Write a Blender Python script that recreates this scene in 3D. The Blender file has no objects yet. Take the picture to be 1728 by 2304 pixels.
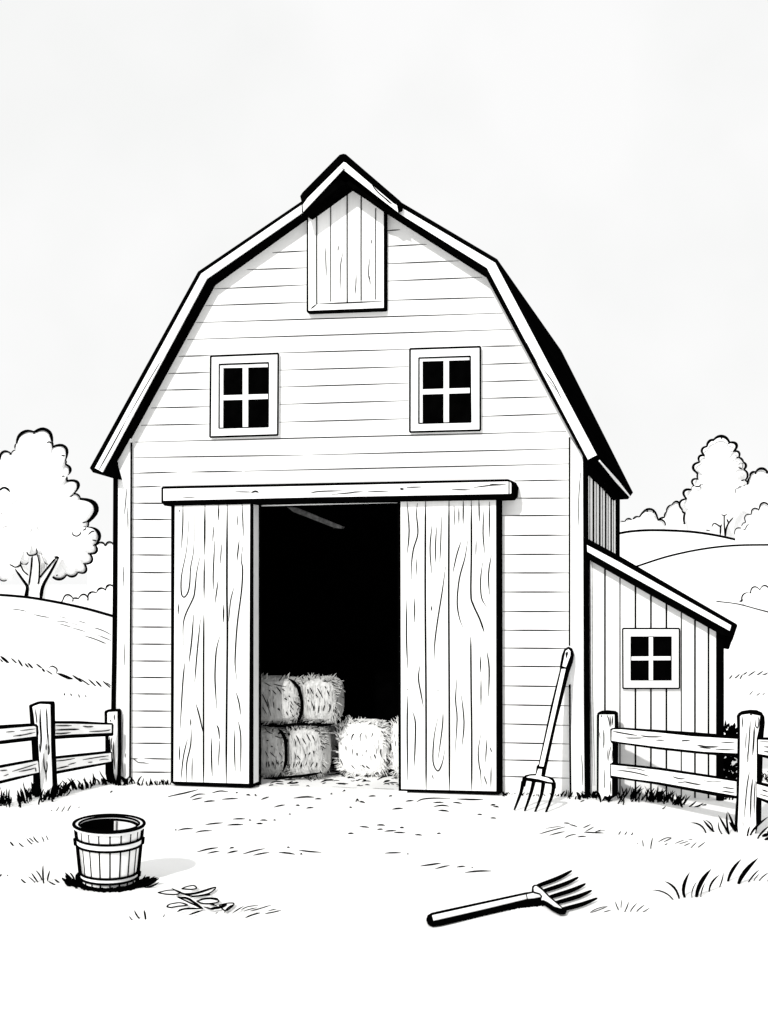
import bpy, math, random
from mathutils import Vector
random.seed(7)
R = math.radians
S = bpy.context.scene
COL = S.collection

# ---------------------------------------------------------------- camera
EYE = 2.60          # eye height (m)
FPX = 2687.0        # focal length in photo pixels (photo is 1728 x 2304)
PX0, PY0 = 1229.0, 1312.0   # principal point, horizon row
PSI = R(10.4)
CAM = Vector((0, 0, EYE))
F = Vector((-math.sin(PSI), math.cos(PSI), 0))
RT = Vector((math.cos(PSI), math.sin(PSI), 0))
YF = 14.4           # plane of the barn front
cd = bpy.data.cameras.new('camera'); cam = bpy.data.objects.new('camera', cd); COL.objects.link(cam)
cam.location = CAM; cam.rotation_euler = (R(90), 0, PSI)
cd.sensor_fit = 'HORIZONTAL'; cd.sensor_width = 36; cd.lens = 36 * FPX / 1728
cd.shift_x = (864 - PX0) / 1728; cd.shift_y = (PY0 - 1152) / 1728
cd.clip_start = 0.1; cd.clip_end = 3000
S.camera = cam

# ---------------------------------------------------------------- world, sun, exposure
SUN_EL, SUN_AZ = 36, 10     # sun stands in front of the barn, a little to the left
W = bpy.data.worlds.new('World'); S.world = W; W.use_nodes = True
nt = W.node_tree; nt.nodes.clear()
out = nt.nodes.new('ShaderNodeOutputWorld'); bg = nt.nodes.new('ShaderNodeBackground')
sky = nt.nodes.new('ShaderNodeTexSky'); sky.sky_type = 'NISHITA'; sky.sun_disc = False
sky.sun_elevation = R(SUN_EL); sky.sun_rotation = R(180 + SUN_AZ)
bw = nt.nodes.new('ShaderNodeRGBToBW'); mul = nt.nodes.new('ShaderNodeMath'); mul.operation = 'MULTIPLY'; mul.inputs[1].default_value = 0.08
tc = nt.nodes.new('ShaderNodeTexCoord'); ns = nt.nodes.new('ShaderNodeTexNoise')
ns.inputs['Scale'].default_value = 6.0; ns.inputs['Detail'].default_value = 3
rp = nt.nodes.new('ShaderNodeValToRGB')
rp.color_ramp.elements[0].position = 0.35; rp.color_ramp.elements[0].color = (0.95, 0.955, 0.95, 1)
rp.color_ramp.elements[1].position = 0.62; rp.color_ramp.elements[1].color = (1.0, 1.0, 1.0, 1)
mx = nt.nodes.new('ShaderNodeMix'); mx.data_type = 'RGBA'; mx.inputs['Factor'].default_value = 0.96
L = nt.links.new
L(sky.outputs[0], bw.inputs[0]); L(bw.outputs[0], mul.inputs[0]); L(mul.outputs[0], mx.inputs['A'])
L(tc.outputs['Generated'], ns.inputs['Vector']); L(ns.outputs['Fac'], rp.inputs['Fac']); L(rp.outputs['Color'], mx.inputs['B'])
L(mx.outputs['Result'], bg.inputs['Color']); bg.inputs['Strength'].default_value = 1.0
L(bg.outputs[0], out.inputs[0])
sl = bpy.data.lights.new('sun', 'SUN'); sun = bpy.data.objects.new('sun', sl); COL.objects.link(sun)
sl.energy = 3.0; sl.angle = R(1.5); sl.color = (1.0, 0.99, 0.97)
sdir = Vector((math.sin(R(SUN_AZ)) * math.cos(R(SUN_EL)), math.cos(R(SUN_AZ)) * math.cos(R(SUN_EL)), -math.sin(R(SUN_EL))))
sun.rotation_euler = sdir.to_track_quat('-Z', 'Y').to_euler(); sun.location = (-6, -10, 20)
S.view_settings.view_transform = 'Standard'; S.view_settings.look = 'None'
S.view_settings.exposure = 0.0; S.view_settings.gamma = 1
S.cycles.max_bounces = 8; S.cycles.diffuse_bounces = 5

# ---------------------------------------------------------------- materials
def mat(name, a, b, scale=6.0, stretch=(1, 1, 1), bump=0.0, rough=0.9):
    m = bpy.data.materials.new(name); m.use_nodes = True; t = m.node_tree; p = t.nodes['Principled BSDF']
    p.inputs['Roughness'].default_value = rough; p.inputs['Specular IOR Level'].default_value = 0.08
    c = t.nodes.new('ShaderNodeTexCoord'); mp = t.nodes.new('ShaderNodeMapping'); mp.inputs['Scale'].default_value = stretch
    n = t.nodes.new('ShaderNodeTexNoise'); n.inputs['Scale'].default_value = scale; n.inputs['Detail'].default_value = 4
    r = t.nodes.new('ShaderNodeValToRGB')
    r.color_ramp.elements[0].position = .35; r.color_ramp.elements[1].position = .65
    r.color_ramp.elements[0].color = (*a, 1); r.color_ramp.elements[1].color = (*b, 1)
    t.links.new(c.outputs['Object'], mp.inputs['Vector']); t.links.new(mp.outputs[0], n.inputs['Vector'])
    t.links.new(n.outputs['Fac'], r.inputs['Fac']); t.links.new(r.outputs[0], p.inputs['Base Color'])
    if bump:
        bp = t.nodes.new('ShaderNodeBump'); bp.inputs['Strength'].default_value = bump
        t.links.new(n.outputs['Fac'], bp.inputs['Height']); t.links.new(bp.outputs[0], p.inputs['Normal'])
    return m
INK = mat('black_ink', (.0004,) * 3, (.001,) * 3, rough=1.0); INK.node_tree.nodes['Principled BSDF'].inputs['Specular IOR Level'].default_value = 0
GREYINK = mat('grey_pencil', (.16,) * 3, (.3,) * 3, scale=30)
SOFT = mat('thin_grey_ink', (.006,) * 3, (.02,) * 3, scale=20)
WALL = mat('white_painted_boards', (.78, .78, .775), (.81, .81, .805), 3, (1, 1, 6))
WOOD = mat('white_bare_wood', (.86, .86, .855), (.9, .9, .895), 5, (6, 6, .6))
TRIM = mat('white_trim', (.84, .85, .85), (.88, .88, .88), 5)
GROUND = mat('white_ground', (.87, .87, .86), (.92, .92, .915), .6)
HILLM = mat('white_meadow', (.88, .885, .88), (.92, .92, .92), .3)
LEAF = mat('white_foliage', (.86, .86, .86), (.91, .91, .91), .8)
HAY = mat('pale_hay', (.82, .82, .81), (.93, .93, .92), 30, (1, 1, .25), .3)
PALE = mat('pale_rail_wood', (.93, .93, .925), (.96, .96, .955), 5)
SHADEHAY = mat('grey_shaded_hay', (.43, .43, .42), (.62, .62, .61), 26, (1, 1, .2), .3)  # hay colour darkened to paint the shade on the bale stack
GLASS = mat('black_window_glass', (.0004,) * 3, (.001,) * 3, rough=1); GLASS.node_tree.nodes['Principled BSDF'].inputs['Specular IOR Level'].default_value = 0
DARK = mat('black_roof_and_shade', (.0004,) * 3, (.001,) * 3, rough=1.0); DARK.node_tree.nodes['Principled BSDF'].inputs['Specular IOR Level'].default_value = 0  # roof black, also painted as shade under the eaves and inside
DIM = mat('dim_grey_timber', (.10,) * 3, (.2,) * 3, 20)

# ---------------------------------------------------------------- projection helpers: a photo pixel to a point of a real plane
def ray(p):
    return F + RT * ((p[0] - PX0) / FPX) + Vector((0, 0, (PY0 - p[1]) / FPX))
class Plane:
    def __init__(s, p, n): s.p = Vector(p); s.n = Vector(n).normalized()
    def __call__(s, p):
        d = ray(p); return CAM + d * ((s.p - CAM).dot(s.n) / d.dot(s.n))
def front(y): return Plane((0, y, 0), (0, 1, 0))
def facing(t): return Plane(CAM + F * t, F)
GP = Plane((0, 0, 0), (0, 0, -1))
def G(p, z=0.0): return Plane((0, 0, z), (0, 0, -1))(p)
def upright(a, b):          # vertical plane through two ground points, normal pointing away from the viewer
    d = (b - a); n = Vector((-d.y, d.x, 0)).normalized()
    if n.dot(a - CAM) < 0: n = -n
    return Plane(a, n)
def tri(a, b, c):
    n = (b - a).cross(c - a).normalized()
    if n.dot(a - CAM) < 0: n = -n
    return Plane(a, n)
def depth(v): return (v - CAM).dot(F)
def Z(ox, oy, s): return lambda *pts: [(ox + x * s, oy + y * s) for x, y in pts]
def Z1(ox, oy, s): return lambda x, y: (ox + x * s, oy + y * s)
R1 = Z(600, 300, .24111); R2 = Z(200, 500, .30139); R3 = Z(900, 500, .33153); R4 = Z(0, 940, .25316)
R5 = Z(1380, 960, .24404); R6 = Z(350, 1060, .36166); HZ = Z(570, 1480, .21097); LD = Z(380, 1120, .29851)
RD = Z(880, 1120, .30733); LF = Z(0, 1550, .24111); PF = Z(1130, 1430, .19438); LS = Z(1300, 1200, .25799)
RF = Z(1300, 1560, .25799); G1 = Z(0, 1780, .42194); BK = Z(140, 1810, .13261); GF = Z(900, 1920, .30139)
G4 = Z(340, 1740, .48222); G5 = Z(1100, 1780, .37854); LF2 = Z(0, 1460, .18083)

# ---------------------------------------------------------------- mesh builder
class MB:
    def __init__(s): s.v = []; s.f = []; s.m = []; s.mats = []
    def mi(s, m):
        if m not in s.mats: s.mats.append(m)
        return s.mats.index(m)
    def add(s, vs, fs, m):
        o = len(s.v); k = s.mi(m); s.v += [Vector(v) for v in vs]
        for f in fs: s.f.append([i + o for i in f]); s.m.append(k)
    def loft(s, a, b, m, mcap=None):        # two rings of equal length, capped
        n = len(a)
        s.add(list(a) + list(b), [[i, (i + 1) % n, (i + 1) % n + n, i + n] for i in range(n)], m)
        s.add(list(a), [list(range(n))[::-1]], mcap or m); s.add(list(b), [list(range(n))], m)
    def prism(s, pts, d, m, mcap=None): s.loft(pts, [p + d for p in pts], m, mcap)
    def box(s, x0, x1, y0, y1, z0, z1, m):
        a = [Vector((x0, y0, z0)), Vector((x1, y0, z0)), Vector((x1, y0, z1)), Vector((x0, y0, z1))]
        s.prism(a, Vector((0, y1 - y0, 0)), m)
    def tube(s, pts, rad, m, sides=6):
        pts = [Vector(p) for p in pts]; n = len(pts)
        if not isinstance(rad, (list, tuple)): rad = [rad] * n
        vs = []; ref = None
        for i, p in enumerate(pts):
            t = (pts[min(i + 1, n - 1)] - pts[max(i - 1, 0)])
            if t.length < 1e-9: t = Vector((0, 0, 1))
            t.normalize()
            if ref is None: ref = Vector((0, 1, 0)) if abs(t.y) < .9 else Vector((1, 0, 0))
            a = (ref - t * ref.dot(t)).normalized(); b = t.cross(a); ref = a
            for k in range(sides):
                q = 2 * math.pi * k / sides
                vs.append(p + (a * math.cos(q) + b * math.sin(q)) * max(rad[i], 1e-4))
        fs = [[i * sides + k, i * sides + (k + 1) % sides, (i + 1) * sides + (k + 1) % sides, (i + 1) * sides + k] for i in range(n - 1) for k in range(sides)]
        fs += [list(range(sides))[::-1], [(n - 1) * sides + k for k in range(sides)]]
        s.add(vs, fs, m)
    def stroke(s, M, px, w, m=None, taper=.25, sub=4, lift=0.0, sides=5, smooth=True):
        """pen stroke lying on surface M through pixels px; w = width in photo pixels"""
        m = m or INK
        q = curve(px, sub) if smooth and len(px) > 2 else lin(px, 3)
        n = len(q); pts = []; rr = []
        for i, p in enumerate(q):
            v = M(p); 
            if isinstance(M, Plane): v = v - M.n * lift
            u = i / (n - 1); k = 1.0
            if taper: k = max(.18, min(1, min(u, 1 - u) / taper)) ** .7
            ww = w if not isinstance(w, (list, tuple)) else w[0] + (w[1] - w[0]) * u
            ra = max(ww * k * 1.3, 1.0) * .5 * depth(v) / FPX
            if isinstance(M, Plane): v = v - M.n * ra * .5
            elif callable(M): v = v + Vector((0, 0, ra * .7))
            pts.append(v); rr.append(ra)
        s.tube(pts, rr, m, sides)
    def outline(s, M, px, w, m=None, close=True, lift=0.0):
        m = m or INK; q = list(px) + ([px[0]] if close else [])
        for a, b in zip(q[:-1], q[1:]):
            va, vb = M(a), M(b)
            if isinstance(M, Plane): va = va - M.n * lift; vb = vb - M.n * lift
            ra = w * .5 * depth(va) / FPX; s.tube([va, vb], [ra, w * .5 * depth(vb) / FPX], m, 8)
    def plate(s, M, outer, whites, d, proud=.006, core=None, wm=None):
        """dark-edged timber: a core of full thickness with white facings laid on it"""
        s.prism([M(p) for p in outer], M.n * d, core or INK)
        for w in whites: s.prism([M(p) - M.n * proud for p in w], M.n * (proud + .002), wm or WOOD)
    def build(s, name, parent=None, origin=None, smooth=False, **props):
        xs = [v.x for v in s.v]; ys = [v.y for v in s.v]; zs = [v.z for v in s.v]
        o = Vector(origin) if origin is not None else Vector(((min(xs) + max(xs)) / 2, (min(ys) + max(ys)) / 2, min(zs)))
        me = bpy.data.meshes.new(name); me.from_pydata([v - o for v in s.v], [], s.f)
        for m in s.mats: me.materials.append(m)
        me.polygons.foreach_set('material_index', s.m)
        if smooth: me.polygons.foreach_set('use_smooth', [True] * len(s.f))
        me.update(); ob = bpy.data.objects.new(name, me); COL.objects.link(ob)
        if parent is not None:
            ob.parent = parent; ob.location = o - wloc(parent)
        else: ob.location = o
        for k, v in props.items(): ob[k] = v
        return ob
def wloc(o):
    v = Vector(o.location)
    while o.parent: o = o.parent; v += Vector(o.location)
    return v
def thing(name, label, cat, loc, group=None):
    o = bpy.data.objects.new(name, None); COL.objects.link(o); o.location = loc; o.empty_display_size = .3
    o['label'] = label; o['category'] = cat
    if group: o['group'] = group
    return o
def lin(px, k):
    o = []
    for a, b in zip(px[:-1], px[1:]):
        for i in range(k): o.append((a[0] + (b[0] - a[0]) * i / k, a[1] + (b[1] - a[1]) * i / k))
    return o + [px[-1]]
def curve(p, k=4):
    o = []; n = len(p)
    for i in range(n - 1):
        a, b, c, d = p[max(i - 1, 0)], p[i], p[i + 1], p[min(i + 2, n - 1)]
        for j in range(k):
            t = j / k
            o.append(tuple(.5 * (2 * b[e] + (c[e] - a[e]) * t + (2 * a[e] - 5 * b[e] + 4 * c[e] - d[e]) * t * t + (3 * b[e] - a[e] - 3 * c[e] + d[e]) * t ** 3) for e in (0, 1)))
    return o + [p[-1]]
def drop(pts, z=0.0):       # pull the lowest points down onto the ground
    return [Vector((p.x, p.y, max(p.z, z))) for p in pts]

# ---------------------------------------------------------------- ground
g = MB(); g.add([(-900, -60, 0), (900, -60, 0), (900, 1500, 0), (-900, 1500, 0)], [[0, 1, 2, 3]], GROUND)
g.build('ground', kind='structure', origin=(0, 0, 0))

# ---------------------------------------------------------------- hills (real mounds; ink line along each crest)
class Hill:
    def __init__(s, T, Wd, crest, fade=None):
        s.T, s.W = T, Wd
        s.c = []
        for p in crest:
            v = facing(T)(p); s.c.append(((v - CAM).dot(RT), v.z))
    def cz(s, u):
        c = s.c
        if u <= c[0][0]: return c[0][1]
        for (a, za), (b, zb) in zip(c[:-1], c[1:]):
            if u <= b: return za + (zb - za) * (u - a) / (b - a)
        return c[-1][1]
    def z(s, u, v):
        k = abs(s.T - v) / s.W
        return -.06 if k >= 1 else s.cz(u) * (.5 + .5 * math.cos(math.pi * k)) - .06 * k
    def __call__(s, p):
        d = ray(p); v = s.T - s.W
        while v < s.T:
            q = CAM + d * v
            if q.z <= s.z((q - CAM).dot(RT), v): return q
            v += .05
        return CAM + d * s.T
def build_hill(H, ink, w, strokes=(), ext=(0, 0)):
    m = MB(); us = [c[0] for c in H.c]
    u0, u1 = us[0], us[-1]; N = 60; rows = [-1 + i / 12 for i in range(25)]
    vs = []
    for i in range(N + 1):
        u = u0 + (u1 - u0) * i / N
        e = min(1, (i / N) / .08 if ext[0] else 1, (1 - i / N) / .08 if ext[1] else 1)
        for r in rows:
            v = H.T + r * H.W; P = CAM + F * v + RT * u; vs.append((P.x, P.y, H.z(u, v)))
    k = len(rows)
    fs = [[i * k + j, (i + 1) * k + j, (i + 1) * k + j + 1, i * k + j + 1] for i in range(N) for j in range(k - 1)]
    m.add(vs, fs, HILLM)
    Mh = facing(H.T); rr = w * (.62 if w > 5 else .85) * H.T / FPX; m.tube([Mh(p) + Vector((0, 0, rr * .5)) for p in curve(ink, 3)], rr, INK, 6)
    for st, sw in strokes: m.stroke(H, st, sw, SOFT)
    m.build('hill', kind='structure', smooth=False)
crest = R4((-900, 1700), (-500, 1610), (-200, 1583), (0, 1585), (240, 1605), (400, 1630), (560, 1660), (780, 1710), (1010, 1775), (1300, 1860), (1700, 1990))
HL = Hill(60, 15, curve(crest, 3))
hs = [(R4((95, 1702), (180, 1712), (232, 1723)), 1.6), (R4((298, 1750), (370, 1768), (435, 1777)), 1.8), (R4((528, 1768), (595, 1787)), 1.2),
      (R4((503, 1810), (560, 1814), (612, 1827)), 1.7), (R4((520, 1832), (640, 1865)), 1.6), (R4((650, 1872), (755, 1902)), 1.6), (R4((700, 1810), (765, 1829)), 1.5),
      (R4((830, 1867), (910, 1893), (990, 1933)), 1.8), (R4((870, 1934), (990, 1984)), 1.7), (R4((745, 1938), (880, 1985), (985, 2035)), 2.0), (R4((636, 1832), (690, 1838)), 1)]
build_hill(HL, curve(crest, 3), 6.6, hs)
crest = R5((-700, 1230), (-300, 1075), (50, 995), (200, 972), (400, 965), (700, 978), (960, 1015), (1200, 1070), (1320, 1092), (1500, 1092), (1900, 1110))
H1 = Hill(90, 18, curve(crest, 3)); build_hill(H1, curve(crest, 3), 4.4)
crest = R5((-500, 1560), (0, 1370), (235, 1290), (500, 1205), (800, 1140), (1100, 1105), (1426, 1098), (1900, 1100))
H2 = Hill(66, 14, curve(crest, 3)); build_hill(H2, curve(crest, 3), 3.6)
crest = R5((200, 1620), (600, 1590), (850, 1598), (950, 1615), (1150, 1640), (1426, 1715), (1900, 1830))
H3 = Hill(46, 10, curve(crest, 3)); build_hill(H3, R5((950, 1615), (1150, 1640), (1300, 1680), (1426, 1712), (1600, 1758)), 2.2)

# ---------------------------------------------------------------- foliage
def scallop(c):     # c: (x, y, bulge, width) cusps, clockwise -> list of arcs
    arcs = []
    for (x0, y0, b, w), (x1, y1, _, _) in zip(c[:-1], c[1:]):
        dx, dy = x1 - x0, y1 - y0; n = 9; a = []
        for i in range(n + 1):
            t = i / n; h = b * 4 * t * (1 - t)
            # fuller, rounder lobes than a plain parabola
            h = b * (1 - abs(2 * t - 1) ** 2.4)
            a.append((x0 + dx * t + dy * h, y0 + dy * t - dx * h))
        arcs.append((a, w))
    return arcs
def crown(m, zf, cusps, t, thick, closing=(), fillm=None):
    M = facing(t); arcs = scallop(cusps); ring = []
    for a, w in arcs: ring += a[:-1]
    ring.append(arcs[-1][0][-1]); ring += list(closing)
    px = zf(*ring); P = [M(p) for p in px]
    # pillow-shaped volume between rings shrunk towards the middle
    cx = sum(p[0] for p in px) / len(px); cy = sum(p[1] for p in px) / len(px); c = M((cx, cy))
    lev = [(.995, .0), (.985, .15), (.95, .4), (.88, .68), (.7, .9), (.4, .985), (.2, 1.0)]
    n = len(P); D = (c - CAM).normalized()
    for sg in (-1, 1):
        vs = []; fs = []
        for s_, h in lev:
            for j, p in enumerate(P): vs.append(c + (p - c) * s_ + D * (sg * h * thick))
        for k in range(len(lev) - 1):
            for j in range(n): fs.append([k * n + j, k * n + (j + 1) % n, (k + 1) * n + (j + 1) % n, (k + 1) * n + j])
        vs.append(c + D * sg * thick); last = (len(lev) - 1) * n
        fs += [[last + j, last + (j + 1) % n, len(vs) - 1] for j in range(n)]
        m.add(vs, fs, fillm or LEAF)
    for a, w in arcs:
        if w > 0:
            q = zf(*a); pts = [M(p) for p in q]; k = len(q)
            rr = [w * (1.12 if t > 70 else 1.05) * (.66 + .34 * math.sin(math.pi * i / (k - 1))) * .5 * t / FPX for i in range(k)]; pts = [v - D * (r_ + thick * (.2 if t < 70 else .8)) for v, r_ in zip(pts, rr)]
            m.tube(pts, rr, INK, 6)
def curls(m, zf, t, lst, w=1.6, mm=None):
    for st in lst: m.stroke(facing(t), zf(*st), w, mm)

# big tree on the left hill
T = 63
o = facing(T)(R4((300, 1612))[0])
T = 63
tr = thing('tree', 'tall rounded tree with forked trunk on the left hill beside the barn', 'tree', o)
m = MB()
cus = [(120, 1402, .3, 0), (60, 1440, .2, 3.4), (0, 1432, .15, 4), (-160, 1400, .3, 5), (-300, 1290, .3, 6), (-330, 1120, .3, 6), (-300, 930, .3, 6), (-220, 780, .3, 5), (-200, 620, .3, 5), (-90, 470, .3, 5),
       (0, 372, .42, 5), (102, 322, .2, 2.6), (148, 290, .25, 3), (150, 228, .28, 6.5), (305, 130, .38, 8), (462, 215, .12, 4), (462, 262, .50, 6.5), (578, 378, .3, 3.6), (575, 412, .45, 6),
       (580, 515, .15, 4), (592, 562, .62, 6.5), (652, 675, .22, 4), (712, 722, .52, 10), (780, 925, .15, 3.6), (772, 975, .42, 7), (848, 1132, .4, 5.5), (800, 1208, .42, 5), (752, 1298, .5, 5), (690, 1372, .28, 5), (592, 1392, .32, 5.5), (450, 1388, .05, 0), (492, 1242, 0, 2.2), (460, 1290, .32, 2.6),
       (388, 1262, .15, 2.6), (395, 1212, .05, 2.6), (328, 1205, .0, 2.2), (290, 1222, .3, 3), (238, 1185, 0, 0), (252, 1280, .3, 2.6), (188, 1292, .32, 3), (95, 1298, 0, 0), (120, 1402, 0, 0)]
crown(m, R4, cus, T, .9)
curls(m, R4, T - 1.6, [[(-20, 660), (30, 622), (70, 635), (88, 662)], ], 4.2)
curls(m, R4, T - 1.5, [[(645, 1010), (650, 1040), (685, 1052), (715, 1030), (718, 1008)], [(735, 1002), (770, 985)], [(730, 935), (765, 925), (780, 925)], [(415, 222), (440, 215), (465, 232)], [(543, 335), (580, 338)], [(545, 520), (580, 518)], [(622, 708), (655, 682)],
                       [(785, 1040), (815, 1012), (840, 1010)], [(820, 1085), (860, 1095)], [(825, 1140), (855, 1120)], [(780, 1208), (805, 1210)], [(737, 1296), (765, 1300)], [(500, 1405), (515, 1395)], [(302, 130), (305, 148)], [(85, 330), (105, 318)]], 2.6)
curls(m, R4, T - 1.6, [[(0, 858), (15, 852), (30, 862)], [(28, 978), (45, 968), (68, 970)], [(5, 945), (15, 950)], [(0, 585), (18, 600)], [(742, 962), (765, 975), (740, 1000)]], 1.3, SOFT)
m.build('crown', tr)
m = MB(); M = facing(T - 1.3)
m.prism([M(p) for p in R4((238, 1612), (248, 1500), (135, 1345), (188, 1305), (255, 1400), (288, 1228), (330, 1206), (358, 1285), (352, 1425), (490, 1245), (520, 1250), (440, 1395), (378, 1520), (365, 1618), (300, 1700))], F * .5, WOOD)
for st, w in [([(135, 1342), (205, 1440), (245, 1500), (240, 1560), (235, 1606)], (3.5, 7)), ([(288, 1228), (278, 1350), (258, 1490)], 3), ([(185, 1305), (210, 1360), (255, 1400)], 2.6),
              ([(330, 1206), (352, 1280), (350, 1430), (338, 1480)], 3), ([(350, 1428), (410, 1350), (500, 1244)], 3.2), ([(370, 1395), (460, 1300)], 2.6), ([(522, 1246), (440, 1395), (385, 1500), (366, 1616)], (4, 7)), ([(485, 1236), (530, 1246)], 5), ([(325, 1160), (330, 1205), (290, 1222), (255, 1218), (238, 1188)], 2.6), ([(86, 1302), (110, 1315), (140, 1328), (185, 1308), (182, 1275)], 2.6)]:
    m.stroke(M, R4(*st), w, lift=.02, taper=.12)
for x in (338, 346, 352): m.stroke(M, R4((x, 1215), (x + 8, 1290)), 2.0, GREYINK, lift=.03)
for x in (372, 384, 396, 412): m.stroke(M, R4((x, 1370 - (x - 372)), (x + 4, 1290)), 1.2, GREYINK, lift=.03)
m.build('trunk', tr)

def bush(label, zf, cus, t, thick, closing, name='bush', cat='bush', extra=(), group=None):
    thick *= .6; m = MB(); crown(m, zf, cus, t, thick, closing)
    for st, w in extra: m.stroke(facing(t - thick - .2), zf(*st), w)
    p = dict(label=label, category=cat)
    if group: p['group'] = group
    return m.build(name, **p)
bush('pale scalloped bush behind the left hill touching the barn wall, right of the big tree', R4, [(780, 1200, .3, 0), (865, 1128, .40, 4), (936, 1145, .42, 4), (1012, 1128, .4, 4), (1090, 1150, .4, 4), (1150, 1230, 0, 0)], 98, .9, [(1150, 1900), (780, 1900)])
bush('low bush climbing the left hill crest beside the barn corner', R4, [(550, 1660, .1, 3), (560, 1620, .45, 3.6), (650, 1606, .1, 4), (698, 1608, .48, 4), (788, 1618, .42, 4), (860, 1556, .38, 4), (940, 1534, .42, 4), (1012, 1502, .4, 4), (1100, 1500, .4, 4), (1170, 1580, 0, 0)], 84, .7, [(1170, 1950), (550, 1800)], extra=[([(650, 1608), (648, 1638)], 2.5), ([(778, 1610), (785, 1628)], 2.5)])

# right side trees
T = 96
o = facing(T)(R5((1020, 1020))[0])
tr = thing('tree', 'tallest scalloped tree on the far right hill, with a thin forked trunk', 'tree', o)
m = MB()
crown(m, R5, [(665, 890, .1, 5), (668, 790, .2, 4), (640, 762, .4, 5), (680, 662, .55, 6), (726, 578, .1, 4), (748, 545, .52, 5), (782, 482, .1, 4), (782, 430, .5, 6), (798, 330, .42, 5.5), (842, 270, .42, 5.5), (866, 188, .22, 6), (925, 128, .30, 6.5), (1068, 152, .52, 6.5), (1108, 232, .4, 5), (1152, 288, .15, 5), (1192, 330, .35, 6), (1195, 395, .3, 5), (1208, 495, .2, 4.5), (1240, 545, 0, 0), (1210, 750, .1, 0), (1150, 900, 0, 0)], T, 2.4, [(1120, 1060), (820, 1050), (680, 1010)])
curls(m, R5, T - 2.6, [[(745, 548), (790, 552), (808, 528)], [(1055, 160), (1075, 148)], [(1102, 232), (1125, 222)], [(1132, 290), (1158, 280)], [(1152, 375), (1195, 395)], [(1175, 500), (1212, 488)], [(915, 135), (930, 118)], [(990, 112), (1005, 102)], [(760, 432), (788, 428)], [(755, 478), (785, 485)]], 2.6)
curls(m, R5, T - 2.6, [[(1180, 335), (1195, 345), (1190, 385)], [(1155, 350), (1170, 338)], [(800, 550), (808, 572)], [(808, 530), (832, 532)], [(640, 896), (668, 896)]], 1.4)
m.build('crown', tr)
m = MB(); M = facing(T - 2.8)
m.prism([M(p) for p in R5((985, 1005), (988, 925), (1020, 870), (1060, 880), (1032, 1020))], F * .5, WOOD)
for st, w in [([(1022, 812), (1022, 900), (1030, 1020)], 2.6), ([(1105, 838), (1062, 890), (1038, 950), (1030, 1020)], (2.4, 4)), ([(1045, 850), (1062, 888)], 3), ([(995, 810), (1022, 820), (1048, 808)], 2), ([(908, 922), (930, 890), (975, 915), (988, 925), (985, 1002)], (2, 3.6)), ([(998, 900), (988, 928)], 2.4), ([(850, 952), (895, 962)], 2)]:
    m.stroke(M, R5(*st), w, taper=.1)
m.build('trunk', tr)
bush('broad rounded tree crown cut off by the right edge, beside the tallest far tree', R5, [(1130, 610, .3, 2), (1150, 568, .3, 2.4), (1195, 568, .25, 3.4), (1240, 545, .1, 5), (1262, 465, .3, 5.5), (1312, 420, .3, 6), (1420, 420, .3, 6), (1520, 500, .3, 6), (1580, 620, 0, 0)], 93, 1.8, [(1580, 880), (1350, 900), (1180, 800)], name='tree', cat='tree', extra=[([(1310, 440), (1312, 420)], 3), ([(1405, 428), (1424, 418)], 4)])
bush('lower pale tree at the right edge standing under the broad crown', R5, [(1120, 990, .38, 2.6), (1195, 942, .3, 2.4), (1222, 880, .4, 3), (1272, 808, .42, 3.6), (1345, 768, .48, 4.4), (1440, 732, .4, 4.4), (1540, 800, .3, 4), (1580, 900, 0, 0)], 89, 1.2, [(1580, 1150), (1130, 1150)], name='tree', cat='tree', extra=[([(1195, 942), (1212, 950), (1235, 908), (1258, 906)], 2)])
bush('wide low bush on the far right hill beside the barn roof eave', R5, [(60, 900, 0, 0), (105, 878, .42, 3.6), (180, 880, .30, 3.6), (240, 832, .50, 5), (412, 862, .3, 4), (478, 912, 0, 0)], 94, 1.2, [(470, 1100), (60, 1100)], extra=[([(65, 872), (108, 874)], 2), ([(312, 790), (315, 770)], 3), ([(365, 795), (375, 775)], 3)])
bush('peaked bush between the wide low bush and the tallest far tree', R5, [(412, 862, .1, 4), (475, 836, .15, 4), (492, 785, .2, 4), (540, 722, .5, 4.6), (618, 740, .15, 4), (660, 800, .1, 6), (665, 862, .35, 3), (740, 900, 0, 0)], 98, 1.2, [(740, 1100), (412, 1100)], extra=[([(655, 826), (665, 850)], 8)])
bush('small scalloped bush at the right edge above the shed roof end', R5, [(1160, 1640, 0, 0), (1185, 1608, .35, 4), (1265, 1540, .50, 4.6), (1352, 1508, .45, 4.6), (1440, 1505, .4, 4.6), (1530, 1560, .4, 4), (1570, 1650, 0, 0)], 50, .5, [(1570, 1760), (1160, 1700)], extra=[([(1158, 1608), (1185, 1606), (1180, 1580)], 3.4), ([(1262, 1538), (1265, 1520)], 3)])

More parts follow.
